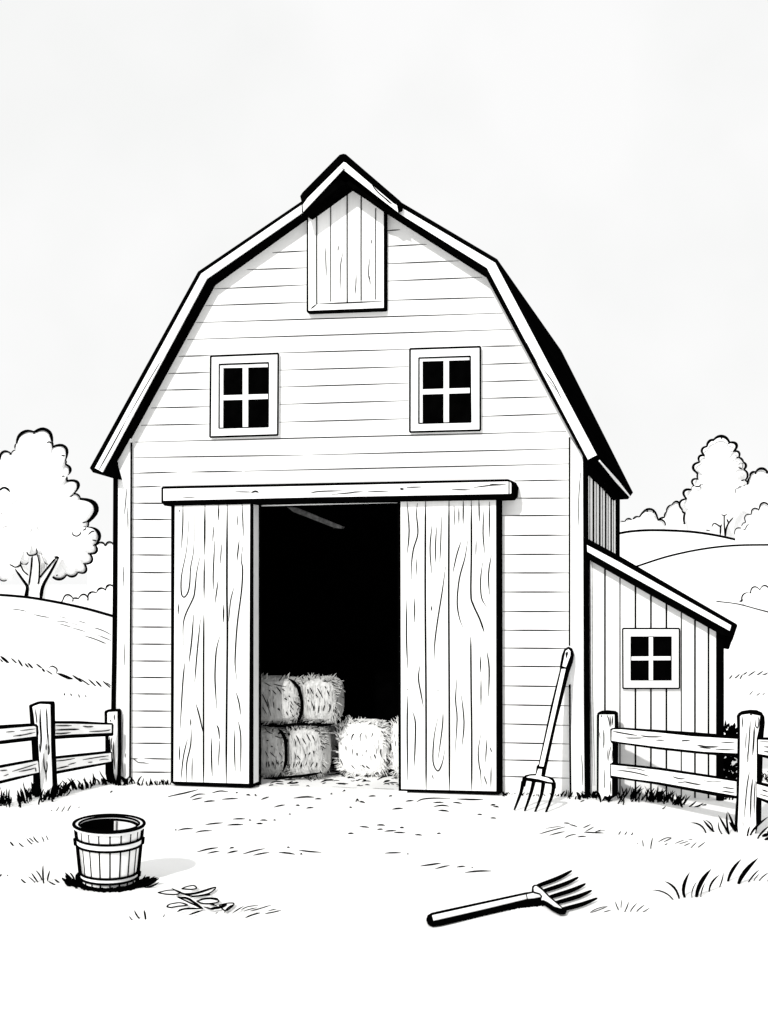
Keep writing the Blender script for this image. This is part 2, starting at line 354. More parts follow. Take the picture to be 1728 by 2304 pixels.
# ---------------------------------------------------------------- the barn
OV = .2
PW = front(YF)                # wall face
PE = front(YF - OV)           # roof edge / fascia plane
XL, XR = PW((259, 1400)).x, PW((1318, 1400)).x
dR = ray((1388, 1200)); YREAR = XR / dR.x * dR.y      # where the side wall's far edge is seen
barn = thing('barn', 'white gambrel-roofed barn with open sliding plank doors and black roof', 'barn', ((XL + XR) / 2, YF, 0))
inner_px = [R3((1250, 1606))[0], R3((570, 345))[0], R1((770, 515))[0], R2((945, 465))[0], R2((220, 1790))[0]]
inner = [PE(p) for p in inner_px[:2]] + [PW(p) for p in inner_px[2:]]
Z0 = PW((700, 1126)).z
def seg_at(x):                # height of the roof's underside above facade x
    pts = sorted([(v.x, v.z) for v in inner])
    if x <= pts[0][0]: a, b = pts[0], pts[1]
    elif x >= pts[-1][0]: a, b = pts[-2], pts[-1]
    else:
        for a, b in zip(pts[:-1], pts[1:]):
            if a[0] <= x <= b[0]: break
    return a[1] + (b[1] - a[1]) * (x - a[0]) / (b[0] - a[0])
m = MB()
DY = Vector((0, 1, 0)); th = .14
xa, xb = PW((470, 1400)).x, PW((1010, 1400)).x
up = [Vector((XL, YF, Z0)), Vector((XL, YF, seg_at(XL) + .02))] + [Vector((v.x, YF, v.z + .04)) for v in sorted(inner, key=lambda v: v.x) if XL + .1 < v.x < XR - .1] + [Vector((XR, YF, seg_at(XR) + .02)), Vector((XR, YF, Z0))]
m.prism(up, DY * th, WALL)
m.box(XL, xa, YF, YF + th, -.02, Z0 - .0005, WALL); m.box(xb, XR, YF, YF + th, -.02, Z0 - .0005, WALL)
# clapboard joints
lw = 2.0
def board(a, b, w=lw, mm=None): m.stroke(PW, [a, b], w, mm or SOFT, taper=.02, sides=4)
full = [((441, 726), (1132, 704.5)), ((421.5, 764), (1155, 741)), ((402, 802), (473, 800)), ((628, 794), (921, 786)), ((1084, 779.5), (1173, 778)), ((304, 995), (1274, 970.7)), ((302.5, 1029.6), (683, 1024)), ((700, 1023.5), (1280, 1009.5)), ((299.5, 1065), (400, 1062)), ((430, 1062), (545, 1060)), ((550, 1060), (1280, 1043.7)), ((298, 1096), (362, 1094)), ((1158, 1082), (1280, 1080)), ((1155, 1121), (1280, 1120.6)),
        ((379, 840.6), (471, 838)), ((360, 878), (471, 875.6)), ((340, 918), (471, 915)), ((317.5, 957), (471, 954)),
        ((628, 833), (919, 825)), ((628, 871), (919, 862)), ((628, 910), (919, 901.5)), ((627, 950), (919, 942)),
        ((1084, 820), (1195, 816.6)), ((1084, 859), (1211, 855)), ((1084, 896.5), (1231, 893)), ((1084, 937), (1254, 931)),
        ((462, 688), (690, 680)), ((870, 676), (1112, 669)), ((483, 650), (690, 641)), ((870, 632.5), (1085, 624)), ((555, 607), (690, 602.6)), ((870, 593.5), (1032, 587)), ((613, 568.7), (690, 564.5)), ((870, 554.5), (960, 549.7)), ((870, 519.3), (900, 517))]
for a, b in full: board(a, b)
for y in (1132, 1168.5, 1209, 1248.4, 1288, 1330, 1370, 1410.5, 1449, 1487, 1524, 1561, 1599.5, 1636, 1672, 1737): board((296, y), (390, y + .6), 2.2, INK)
board((296, 1707), (310, 1707), 1.6); board((325, 1706.5), (390, 1708), 2.0, INK)
m.stroke(PW, LF((1215, 650), (1250, 655), (1290, 685), (1345, 690), (1395, 702)), 1.6, SOFT)
for y0, y1 in ((1160.5, 1159.7), (1205, 1204), (1247.5, 1247), (1289, 1289), (1332, 1332), (1376, 1376), (1418, 1418.5), (1458, 1459), (1499, 1500), (1543, 1545), (1585.6, 1588), (1628.5, 1632), (1671, 1674), (1709.5, 1712.5), (1746.5, 1751)):
    board((1128, y0), (1281, y1), 2.2, INK)
m.build('wall', barn)
# corner boards
m = MB()
m.prism([PW(p) - DY * .03 for p in ((261, 1030), (296, 985), (293, 1758), (257, 1758))], DY * .03, TRIM)
m.stroke(front(YF - .03), [(296, 996), (295, 1300), (293, 1750)], 3.4, taper=0); m.stroke(front(YF - .02), [(262, 1040), (260, 1400), (257, 1600), (256, 1752)], 8.6, taper=0, sides=8)
for st in [[(1125, 630), (1118, 740), (1106, 855)], [(1097, 1320), (1102, 1510)], [(1110, 2000), (1108, 2200)], [(1135, 800), (1138, 1000)]]: m.stroke(front(YF - .032), R4(*st), 1.5, SOFT)
for st in [[(1150, 235), (1145, 400), (1140, 640), (1150, 820)], [(1175, 600), (1170, 640)]]: m.stroke(front(YF - .032), LF(*st), 2.0, GREYINK)
m.build('corner_board', barn)
m = MB()
m.prism([PW(p) - DY * .03 for p in ((1283, 985), (1317, 1030), (1321, 1800), (1283, 1800))], DY * .03, TRIM)
m.stroke(front(YF - .03), [(1281.5, 984), (1281.5, 1200), (1281.5, 1453)], 3, taper=0); m.stroke(front(YF - .03), [(1282, 1540), (1283, 1700), (1284, 1793)], 3.6, taper=0)
m.stroke(front(YF - .02), [(1318, 1030), (1319, 1300), (1320, 1600), (1322, 1794)], 9.5, taper=0, sides=8)
for st in [[(1225, 1700), (1212, 1900), (1215, 2090)]]: m.stroke(front(YF - .032), R3(*st), 1.5, SOFT)
for st in [[(915, 1380), (930, 1560), (928, 1730)]]: m.stroke(front(YF - .032), PF(*st), 1.5, SOFT)
m.build('corner_board', barn)
# side and rear walls, dark inside
m = MB()
zs = seg_at(XR) - .02
m.box(XR - .1, XR, YF + th, YREAR, -.02, zs + .1, WALL)
for k in range(1, 11):
    y = YF + (YREAR - YF) * k / 10.5; m.tube([(XR + .002, y, .02), (XR + .002, y, zs)], .012 if k % 2 else .02, INK if k % 2 == 0 else GREYINK, 4)
m.tube([(XR, YREAR, 0), (XR, YREAR, zs)], .045, INK, 8)
m.build('side_wall', barn)
m = MB(); m.box(XL, XL + .1, YF + th, YREAR, -.02, zs + .1, WALL)
for k in range(1, 9):
    y = YF + (YREAR - YF) * k / 9; m.tube([(XL - .002, y, .02), (XL - .002, y, zs)], .015, INK, 4)
m.build('side_wall', barn)
m = MB()
back = [Vector((v.x, YREAR - .12, v.z)) for v in up]; back[0].z = back[-1].z = -.02
m.prism(back, DY * .12, WALL)
m.build('rear_wall', barn)
m = MB()       # black sheets and floor that paint the inside as unlit
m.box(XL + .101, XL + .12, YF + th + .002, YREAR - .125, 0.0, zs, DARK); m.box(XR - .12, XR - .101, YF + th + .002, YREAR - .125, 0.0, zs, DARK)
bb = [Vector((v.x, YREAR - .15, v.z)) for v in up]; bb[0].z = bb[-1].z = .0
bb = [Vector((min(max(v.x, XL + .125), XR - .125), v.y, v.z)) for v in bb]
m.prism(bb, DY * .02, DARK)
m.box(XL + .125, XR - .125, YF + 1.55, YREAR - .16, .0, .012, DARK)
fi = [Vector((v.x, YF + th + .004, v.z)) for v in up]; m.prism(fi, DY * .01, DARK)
m.build('interior_shade_sheets', barn)
m = MB(); m.plate(front(YF + .9), R6((815, 222), (880, 228), (1165, 345), (1155, 358), (1110, 352), (860, 255)), [], .08, core=DIM); m.build('rafter', barn)
# roof: one black gambrel shell, deep and a little lower at the back
outer_px = [R3((1352, 1582))[0], R3((660, 250))[0], (781, 383), R2((815, 368))[0], R2((6, 1835))[0], R2((30, 1868))[0]]
ofr = [PE(p) for p in outer_px]
eaveL = PE(R2((198, 1917))[0])
ifr = inner[:]                                    # R eave, R knee, apex, L knee, L eave
ring = ofr + [eaveL] + [Vector((v.x, YF - OV, v.z)) for v in ifr[::-1]] + [PE(R3((1300, 1614))[0])]
YB = YREAR + .35
pr = front(YB)
rear = [Vector((v.x, YB, v.z)) for v in ring]
rear[0] = pr(R3((1582, 1835))[0]); rear[1] = pr(R3((1095, 870))[0]); rear[2].z -= .2; rear[3].z -= .2; 
rear[-1] = pr(R3((1548, 1880))[0]); rear[-2] = pr(R3((1450, 1885))[0]); rear[-3] = Vector((rear[1].x - .12, YB, rear[1].z - .2)); rear[-4].z -= .2; rear[-5].z -= .2
m = MB(); m.loft([Vector((v.x, YF - OV, v.z)) for v in ring], rear, DARK)
# eave end on the right
m.tube([PE(R3((1300, 1600))[0]), PE(R3((1350, 1584))[0])], .022, INK)
roof = m.build('roof', barn)
# dark board behind the fascia on the right side edge reads as the roof's thickness
PFa = front(YF - OV - .02)
def fascia(px, name='fascia', extra=(), M=PFa, d=.02):
    m = MB(); m.prism([M(p) for p in px], DY * d, TRIM)
    for st, w in extra: m.stroke(M, st, w, SOFT if w < 2 else INK)
    return m.build(name, roof)
fascia([R2((45, 1835))[0], R2((838, 385))[0], R1((330, 665))[0], R1((330, 738))[0], R2((877, 422))[0], R2((100, 1865))[0]], extra=[(R2((545, 1025), (450, 1180), (280, 1475)), 1.5), (R2((278, 1480), (170, 1680), (72, 1855)), 2)])
fascia([R1((1225, 675))[0], R3((645, 275))[0], R3((1335, 1580))[0], R3((1275, 1610))[0], R3((590, 310))[0], R1((1222, 738))[0]], extra=[(R3((860, 820), (890, 880), (935, 960)), 1.2), (R3((975, 1000), (1040, 1090), (1100, 1208)), 1.8), (R3((1000, 1060), (1060, 1140)), 1)])
m = MB()
a0, a1 = PE(R3((1340, 1600))[0]), pr(R3((1552, 1850))[0]); a0.y -= -.03
off = Vector((.02, 0, -.03))
m.tube([a0 + off, a0.lerp(a1, .5) + off, a1 + off], [.012, .028, .012], TRIM, 4); m.build('eave_board', roof)
m = MB(); MS = Plane((XR + .03, 0, 0), (-1, 0, 0)); m.prism([MS(p) for p in R3((1252, 1590), (1260, 1688), (1300, 1725), (1380, 1800), (1458, 1888), (1490, 1870), (1420, 1760), (1330, 1640))], Vector((-.025, 0, 0)), DARK); m.build('soffit_board', roof)  # black band under the right eave, shade painted on the wall top
# hood over the loft door
PH = front(YF - .36)
hood_o = R1((715, 190), (740, 195), (1240, 625), (1238, 690), (1222, 700), (1150, 735), (770, 440), (352, 742), (328, 735), (325, 640), (312, 585), (335, 550), (680, 200))
m = MB(); m.prism([PH(p) for p in hood_o], DY * 1.5, DARK)
hood = m.build('roof_hood', barn)
m = MB(); M = front(YF - .375)
m.prism([M(p) for p in R1((718, 268), (735, 272), (1180, 650), (1215, 672), (1225, 735), (1100, 640), (712, 335), (340, 730), (336, 668), (385, 600))], DY * .014, TRIM)
m.stroke(M, R1((985, 485), (1050, 560), (1180, 665)), 2.2); m.stroke(M, R1((1050, 555), (1165, 668)), 1.4, SOFT); m.stroke(M, R1((700, 325), (740, 345)), 2, GREYINK)
m.build('hood_trim', hood)
m = MB(); M = front(YF - .36)     # gable soffit between the hood and the wall, its shade painted black
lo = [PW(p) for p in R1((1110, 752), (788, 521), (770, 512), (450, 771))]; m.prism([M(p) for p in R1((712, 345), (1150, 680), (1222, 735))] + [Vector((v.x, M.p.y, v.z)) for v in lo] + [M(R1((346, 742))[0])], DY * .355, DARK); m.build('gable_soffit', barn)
# loft door
m = MB(); M = front(YF - .07)
m.plate(M, R1((374, 800), (770, 485), (1112, 730), (1112, 1645), (1098, 1652), (385, 1678), (372, 1662)), [R1((390, 790), (772, 495), (1093, 718), (1093, 1628), (392, 1655))], .07)
for x, y0, y1 in ((468, 700, 1592), (598, 640, 1570), (752, 530, 1575), (882, 580, 1560), (1017, 700, 1550)): m.stroke(front(YF - .077), R1((x, y0), (x - 1, (y0 + y1) / 2), (x, y1)), 2.4 if x in (468, 752, 882) else 1.8, taper=0)
MM = front(YF - .077)
m.stroke(MM, R1((465, 1593), (1075, 1567)), 2.4, taper=.03); m.stroke(MM, R1((412, 1638), (465, 1595)), 2.2)
for st in [[(553, 1055), (552, 1180), (558, 1330)], [(712, 1110), (690, 1230), (686, 1350), (686, 1470)], [(835, 1320), (832, 1420), (823, 1510)], [(960, 1170), (950, 1300), (955, 1360)], [(958, 1330), (968, 1415)], [(670, 1050), (665, 1100)], [(975, 990), (978, 1030)]]: m.stroke(MM, R1(*st), 1.8, SOFT)
m.build('loft_door', barn)
# windows
def window(M, zf, outer, fr, inner_line, panes, vm, hm, parent, wl=4.5):
    """frame (outer, inner opening), glass, muntins"""
    m = MB(); n = M.n
    o = zf(*outer); i = zf(*fr)
    for k in range(4):
        q = [o[k], o[(k + 1) % 4], i[(k + 1) % 4], i[k]]
        m.prism([M(p) for p in q], n * .05, TRIM)
    m.outline(M, o, wl); 
    if inner_line: m.outline(M, zf(*inner_line), 2.6)
    fo = m.build('window', parent)
    m = MB(); M2 = Plane(M.p + n * .03, n)
    m.prism([M2(p) for p in zf(*panes)], n * .012, GLASS); m.build('pane', fo)
    m = MB(); M3 = Plane(M.p + n * .012, n)
    for q in vm + hm: m.prism([M3(p) + n * (0 if q in vm else .003) for p in zf(*q)], n * (.016 if q in vm else .0145), TRIM)
    m.build('muntin', fo)
    return fo
MW = front(YF - .05)
window(MW, R2, [(910, 1000), (1414, 980), (1410, 1588), (905, 1604)], [(972, 1060), (1342, 1047), (1340, 1528), (970, 1538)], [(972, 1060), (1342, 1047), (1340, 1528), (970, 1538)],
       [(960, 1050), (1350, 1040), (1350, 1540), (960, 1545)], [[(1148, 1078), (1187, 1076), (1187, 1530), (1148, 1532)], [(980, 1068), (1002, 1068), (1000, 1534), (978, 1534)]], [[(980, 1068), (1334, 1055), (1334, 1080), (980, 1088)], [(1002, 1292), (1336, 1282), (1336, 1318), (1002, 1328)]], barn)
window(MW, R3, [(68, 860), (545, 845), (545, 1412), (67, 1424)], [(127, 920), (478, 908), (482, 1357), (126, 1366)], [(127, 920), (478, 908), (482, 1357), (126, 1366)],
       [(120, 912), (488, 900), (490, 1365), (120, 1372)], [[(296, 938), (331, 936), (331, 1358), (296, 1360)], [(134, 928), (152, 928), (152, 1360), (134, 1360)]], [[(134, 926), (470, 916), (470, 934), (134, 944)], [(152, 1134), (472, 1124), (472, 1158), (152, 1168)]], barn)
# door track beam
m = MB(); M = front(YF - .25)
m.plate(M, [(363, 1098), (366, 1094), (700, 1087), (1143, 1078), (1153, 1083), (1159, 1094), (1157, 1115), (1150, 1123), (1120, 1124), (700, 1131), (395, 1138), (370, 1138), (363, 1130)],
        [[(368, 1100), (700, 1093.5), (1144, 1083.5), (1144, 1111), (700, 1119), (368, 1126.5)], [(1147, 1084), (1150.5, 1088), (1150.5, 1110), (1147, 1111)]], .22)
MM = front(YF - .258)
for st, w in [([(495, 128), (600, 130)], 1.6), ([(598, 134), (620, 125), (642, 132)], 3), ([(965, 136), (1020, 126), (1160, 122)], 2), ([(1095, 145), (1210, 135), (1240, 130), (1290, 128)], 2), ([(1320, 127), (1450, 124)], 1.8), ([(1522, 112), (1545, 111)], 3.5), ([(1562, 100), (1655, 99)], 1.8), ([(170, 162), (245, 162)], 1.4)]: m.stroke(MM, R6(*st), w)
for st, w in [([(45, 1800), (150, 1796)], 1.8), ([(0, 1808), (25, 1810)], 3), ([(350, 1814), (480, 1816)], 2), ([(500, 1800), (620, 1785), (720, 1780)], 2), ([(610, 1778), (680, 1780)], 1.5)]: m.stroke(MM, R3(*st), w)
m.build('door_track', barn)
m = MB(); m.plate(front(YF + .02), R6((655, 200), (1505, 180), (1505, 196), (655, 218)), [], .05, core=TRIM); m.build('track_rail', barn)
# left sliding door
zb = .015
MD = front(YF - .22); DT = .2
m = MB()
def clampz(M, px): return [Vector((v.x, v.y, max(v.z, zb))) for v in (M(p) for p in px)]
m.prism(clampz(MD, [(385, 1130), (568, 1130), (565, 1773), (560, 1776), (394, 1770), (384, 1760)]), DY * DT, INK)
mw = [MD(p) - DY * .006 for p in [(394, 1128), (563, 1128), (560, 1763), (391, 1758)]]; m.prism(mw, DY * .008, WOOD)
MM = front(YF - .228)
ld = [([(272, 55), (270, 430)], 2.6), ([(268, 460), (265, 770)], 2.2), ([(264, 880), (262, 1300), (262, 1780), (262, 2155)], 2.6), ([(440, 50), (438, 700), (442, 1000), (436, 1600), (432, 2160)], 3),
      ([(106, 55), (105, 200), (95, 380)], 1.8), ([(153, 125), (135, 380), (100, 560), (92, 650), (97, 730), (118, 748), (145, 710), (158, 640), (165, 520), (188, 380), (190, 110)], 2), ([(237, 435), (210, 560), (195, 710), (180, 765), (130, 870), (108, 960), (108, 1115)], 2.1),
      ([(73, 800), (70, 880)], 1.8), ([(186, 880), (172, 1080), (150, 1250)], 2.1), ([(238, 915), (212, 1180), (195, 1390)], 2), ([(120, 1245), (105, 1400), (85, 1740)], 2), ([(205, 1555), (232, 1650), (260, 1780)], 2.2), ([(165, 1665), (165, 1720)], 1.8), ([(168, 1740), (165, 1860), (135, 2000), (132, 2140)], 2),
      ([(140, 1820), (110, 1950), (90, 2135)], 1.8), ([(82, 1870), (80, 1980)], 1.8), ([(176, 1960), (174, 2140)], 1.6), ([(376, 52), (374, 170)], 2), ([(338, 215), (330, 328)], 1.5), ([(346, 320), (335, 560), (335, 690)], 1.9), ([(397, 350), (388, 495)], 1.5), ([(372, 620), (348, 795)], 1.8),
      ([(414, 805), (411, 940)], 2.2), ([(386, 1040), (358, 1150), (348, 1330), (352, 1450), (360, 1590)], 2.2), ([(360, 1712), (375, 1745), (382, 1820)], 2.2), ([(383, 1830), (373, 2020)], 1.6), ([(322, 1810), (322, 1960), (327, 2100)], 2.2),
      ([(553, 50), (562, 290)], 1.7), ([(520, 130), (516, 210)], 1.2), ([(530, 318), (513, 480)], 2), ([(557, 365), (546, 470), (556, 540), (548, 700), (515, 960), (500, 1200), (502, 1290), (513, 1375)], 2.2), ([(489, 680), (465, 780), (452, 930)], 1.7), ([(508, 1468), (530, 1550), (541, 1635)], 2), ([(498, 1740), (495, 1900), (500, 2060)], 2), ([(523, 1685), (542, 1800), (540, 2065)], 2), ([(80, 90), (82, 108)], 1.4)]
for st, w in ld: m.stroke(MM, LD(*st), w * 1.18, taper=.12 if w > 2.4 else .3)
dl = m.build('sliding_door', barn, label='left sliding plank door, pushed open')
m = MB()     # door's edge, facing the opening
xe = MD((567.5, 1400)).x + .001
m.box(xe, xe + .012, YF - .215, YF - .03, zb + .05, MD((571, 1135)).z, TRIM)
e1 = [Vector((xe + .006, YF - .215, z)) for z in (zb, 3.5)]; m.tube([e1[0], Vector((e1[1].x, e1[1].y, MD((571, 1130)).z))], .008, INK)
m.tube([Vector((xe + .006, YF - .03, zb)), Vector((xe + .006, YF - .03, MD((571, 1130)).z))], .028, INK)
m.build('edge_board', dl)
# right sliding door
m = MB(); MD = front(YF - .15); MM = front(YF - .158)
m.prism(clampz(MD, [(894, 1122), (1125, 1120), (1126, 1786), (1118, 1791), (1000, 1786), (897, 1783)]), DY * .13, INK)
m.prism([MD(p) - DY * .006 for p in [(901.5, 1121), (1116, 1118), (1116.6, 1780), (903, 1775)]], DY * .008, WOOD)
rd = [([(252, 25), (250, 700), (256, 1500), (256, 2135)], 3), ([(424, 20), (422, 700), (426, 1500), (427, 2140)], 3), ([(587, 18), (588, 400), (584, 700), (600, 780), (650, 890), (682, 985)], 2.8), ([(583, 1018), (586, 1400), (590, 1700), (590, 2140)], 2.8),
      ([(117, 30), (132, 240), (118, 405)], 2.2), ([(193, 40), (186, 120), (196, 260), (165, 370), (150, 480), (150, 600)], 2.2), ([(190, 430), (182, 575)], 1.4), ([(116, 732), (112, 1000), (121, 1250)], 2.2), ([(172, 735), (172, 915)], 2), ([(212, 1225), (200, 1320), (220, 1440), (236, 1530)], 2.2),
      ([(121, 1450), (118, 1700), (122, 2070)], 2.4), ([(157, 1565), (178, 1650), (175, 1830), (167, 1980)], 2.3), ([(300, 195), (285, 370), (297, 555)], 2), ([(333, 215), (324, 370), (329, 485)], 2), ([(369, 140), (363, 330), (356, 475)], 1.7), ([(398, 505), (375, 680), (340, 900), (320, 1060), (315, 1185)], 2.2),
      ([(295, 792), (296, 828)], 2), ([(343, 1610), (315, 1750), (307, 1930), (342, 2000), (375, 1940), (396, 1830)], 2.1), ([(380, 1570), (375, 1680), (344, 1910)], 2), ([(300, 2028), (310, 2060)], 1.5), ([(461, 60), (464, 200)], 1.4), ([(496, 70), (496, 195)], 1.8), ([(529, 22), (527, 195)], 2.2),
      ([(511, 322), (480, 420), (452, 550)], 2), ([(560, 315), (540, 440), (500, 590), (484, 760), (500, 880), (531, 960)], 2.2), ([(481, 1325), (472, 1480), (483, 1620), (468, 1870)], 2), ([(514, 1445), (534, 1640), (520, 1810)], 2.1), ([(643, 18), (646, 175)], 2.2), ([(679, 95), (673, 260), (685, 405)], 2), ([(720, 28), (719, 290)], 2.1),
      ([(623, 315), (620, 420)], 1.5), ([(670, 475), (655, 600), (662, 730), (700, 800)], 2), ([(734, 420), (713, 560), (720, 710)], 2.1), ([(701, 1125), (718, 1250), (713, 1455)], 2.3), ([(655, 1160), (654, 1280)], 2), ([(658, 1320), (658, 1535)], 1.9), ([(657, 1735), (638, 1850), (645, 1960), (655, 2010), (660, 2120)], 1.9),
      ([(701, 1765), (691, 1935)], 1.8), ([(723, 1825), (738, 1865)], 1.8), ([(678, 2030), (704, 2105)], 1.8), ([(732, 1965), (730, 2120)], 1.8), ([(120, 1400), (124, 1408)], 1.5), ([(342, 1403), (345, 1412)], 2)]
for st, w in rd: m.stroke(MM, RD(*st), w * 1.18, taper=.1 if w > 2.6 else .3)
m.build('sliding_door', barn, label='right sliding plank door, pushed open')

# ---------------------------------------------------------------- lean-to shed
YS = YF + .04; PS = front(YS)
x0, x1 = XR + .05, PS((1620, 1500)).x
shed = thing('lean_to_shed', 'low white plank lean-to shed with sloping roof and one small window', 'shed', ((x0 + x1) / 2, YS, 0))
tl = PS(LS((95, 232))[0]); trp = PS(LS((1220, 862))[0])
m = MB()
ring = [Vector((x0, YS, -.02)), Vector((x1, YS, -.02)), Vector((x1, YS, trp.z + .1)), Vector((x0, YS, tl.z + .1))]
SD = 2.2
rr = [v + Vector((-.22 if k in (1, 2) else 0, SD, -.1 if k in (2, 3) else 0)) for k, v in enumerate(ring)]
m.loft(ring, rr, WALL)
for x, ya in ((237, 290), (368, 365), (503, 440), (638, 520), (773, 600), (903, 680), (1022, 745), (1140, 810)):
    b = PS(LS((x, 1500))[0]).x; zt = PS(LS((x, ya + 10))[0]).z
    m.tube([(b, YS - .001, .02), (b, YS - .001, zt)], .0075 if x in (368, 903) else .011, SOFT if x in (368, 903) else INK, 4)
for x, w in ((108, 5), (125, 4)): m.stroke(PS, LS((x, 240), (x + 2, 700), (x + 5, 1400), (x + 25, 2200)), w * .45, GREYINK)
m.tube([(x1, YS, .0), (x1, YS, trp.z)], .047, INK, 8)
m.build('wall', shed)
PR = front(YS - .14)
ro = LS((80, 42), (350, 188), (1385, 790), (1393, 806), (1385, 822), (1368, 830), (1358, 895), (1345, 904), (1262, 886), (600, 515), (90, 222))
m = MB(); a = [PR(p) for p in ro]; b = [v + Vector((-.12 if v.x > x1 - .5 else 0, SD + .2, -.28)) for v in a]; m.loft(a, b, DARK); rf = m.build('roof', shed)
m = MB(); M = front(YS - .155); m.prism([M(p) for p in LS((80, 102), (350, 245), (1338, 803), (1325, 850), (300, 282), (84, 160))], DY * .015, TRIM); m.build('fascia', rf)
window(front(YS - .04), LS, [(392, 830), (886, 830), (886, 1352), (394, 1352)], [(458, 898), (820, 898), (820, 1286), (458, 1286)], None, [(450, 890), (830, 890), (830, 1295), (450, 1295)],
       [[(620, 906), (655, 906), (655, 1280), (620, 1280)]], [[(468, 1075), (808, 1073), (808, 1106), (468, 1108)]], shed, 3.6)

# ---------------------------------------------------------------- fences
def fence(label, M, zf, posts, rails, base):
    f = thing('fence', label, 'fence', base)
    for outer, white, grain, org in posts:
        m = MB(); lo = max(zf(*outer), key=lambda q: q[1]); gx = sum(q[0] for q in zf(*outer)) / len(outer)
        P3 = M((gx, lo[1] - 12)); M1 = front(org or P3.y)
        m.plate(M1, zf(*outer), [zf(*white)], .075, proud=.012)
        for st, w in grain: m.stroke(Plane(M1.p - M1.n * .013, M1.n), zf(*st), w, SOFT if w < 1.3 else INK)
        m.build('post', f)
    for outer, white, grain, lift in rails:
        m = MB(); M2 = Plane(M.p - M.n * lift, M.n); m.plate(M2, zf(*outer), [zf(*white)], .03, proud=.006, wm=PALE)
        for st, w in grain: m.stroke(Plane(M2.p - M.n * .007, M.n), zf(*st), w)
        m.build('rail', f)
    return f
M = upright(G(LF2((590, 1840))[0]), G(LF2((1450, 1680))[0]))
p1 = ([(360, 712), (368, 695), (465, 656), (622, 658), (634, 668), (640, 700), (645, 1100), (655, 1400), (668, 1640), (672, 1740), (668, 1800), (655, 1870), (515, 1860), (500, 1780), (470, 1760), (445, 1860), (415, 1820), (410, 1560), (392, 1200), (375, 930)],
      [(410, 722), (432, 708), (500, 685), (628, 692), (632, 900), (636, 1200), (648, 1500), (655, 1700), (650, 1880), (520, 1870), (505, 1500), (485, 1200), (485, 960), (440, 930), (425, 800)],
      [([(440, 750), (455, 860), (460, 930)], 2), ([(500, 745), (505, 950), (515, 1110), (505, 1280)], 3.2), ([(575, 735), (585, 850), (590, 1000), (605, 1190)], 2.6), ([(578, 1185), (575, 1260)], 2), ([(605, 1190), (612, 1260), (605, 1320)], 3), ([(545, 1300), (550, 1450), (575, 1560), (572, 1665)], 2.2), ([(585, 1395), (588, 1470), (575, 1560)], 2.2), ([(490, 1180), (500, 1300)], 1.6), ([(555, 1770), (548, 1830)], 1.6), ([(620, 1740), (610, 1830)], 1.8)], None)  # wide dark left edge paints the shaded side of the post
p2 = ([(1298, 792), (1305, 770), (1340, 754), (1455, 750), (1466, 762), (1472, 800), (1472, 1300), (1466, 1690), (1438, 1695), (1425, 1600), (1400, 1640), (1375, 1600), (1350, 1660), (1310, 1560), (1308, 1080), (1300, 930)],
      [(1342, 795), (1360, 785), (1462, 780), (1465, 1000), (1466, 1300), (1458, 1560), (1440, 1650), (1422, 1560), (1415, 1380), (1375, 1240), (1360, 1100), (1372, 930), (1342, 920)],
      [([(1423, 815), (1425, 885)], 2), ([(1370, 880), (1385, 910)], 1.6), ([(1365, 1095), (1368, 1180), (1380, 1290)], 1.8), ([(1395, 1095), (1385, 1180), (1400, 1280)], 1.8), ([(1412, 1150), (1415, 1290), (1430, 1500)], 2.2)], YF - .13)
ra = [([(-60, 958), (0, 950), (380, 928), (455, 934), (474, 960), (482, 1040), (474, 1105), (440, 1138), (200, 1165), (-60, 1196)], [(-60, 1003), (0, 998), (420, 962), (443, 972), (446, 1085), (0, 1140), (-60, 1146)],
       [([(75, 1035), (180, 1027)], 1.6), ([(250, 1018), (440, 995)], 1.6), ([(160, 1087), (300, 1068), (435, 1038)], 2), ([(220, 1080), (280, 1072)], 2.6)], .13),
      ([(660, 905), (690, 898), (1000, 898), (1400, 922), (1415, 945), (1412, 1075), (1395, 1085), (900, 1110), (672, 1125)], [(680, 930), (900, 932), (1385, 945), (1385, 1043), (900, 1062), (680, 1078)],
       [([(690, 955), (890, 955)], 2.2), ([(685, 1010), (850, 1003), (985, 1000)], 2.8), ([(1030, 962), (1090, 970), (1160, 967)], 2.4), ([(690, 1052), (750, 1055), (880, 1042)], 2.4), ([(1110, 1030), (1300, 1020), (1375, 1005)], 2)], .02),
      ([(-60, 1460), (0, 1450), (400, 1378), (468, 1382), (485, 1410), (490, 1535), (470, 1560), (200, 1630), (-60, 1695)], [(-60, 1496), (0, 1484), (462, 1394), (470, 1410), (480, 1535), (200, 1590), (-60, 1652)],
       [([(0, 1515), (90, 1508)], 2), ([(150, 1525), (300, 1480), (455, 1430)], 1.8), ([(235, 1527), (350, 1505), (445, 1480)], 2), ([(440, 1480), (448, 1530)], 2), ([(45, 1580), (105, 1560)], 1.6)], .05),
      ([(680, 1340), (1000, 1305), (1330, 1272), (1400, 1285), (1402, 1400), (1310, 1442), (1000, 1500), (690, 1560)], [(698, 1368), (1000, 1338), (1378, 1296), (1380, 1400), (1000, 1462), (698, 1518)],
       [([(700, 1395), (800, 1385), (930, 1362)], 1.8), ([(1030, 1380), (1200, 1350), (1350, 1330)], 1.8), ([(700, 1490), (860, 1455)], 2.4), ([(850, 1440), (945, 1415)], 1.8), ([(1095, 1412), (1150, 1408)], 1.8), ([(1235, 1385), (1290, 1372), (1350, 1375)], 1.2)], .02)]
fence('weathered two-rail wooden fence on the left running up to the barn corner', M, LF2, [p1, p2], ra, G(LF2((590, 1840))[0]))
M = upright(G(RF((235, 935))[0]), G(RF((1480, 1215))[0]))
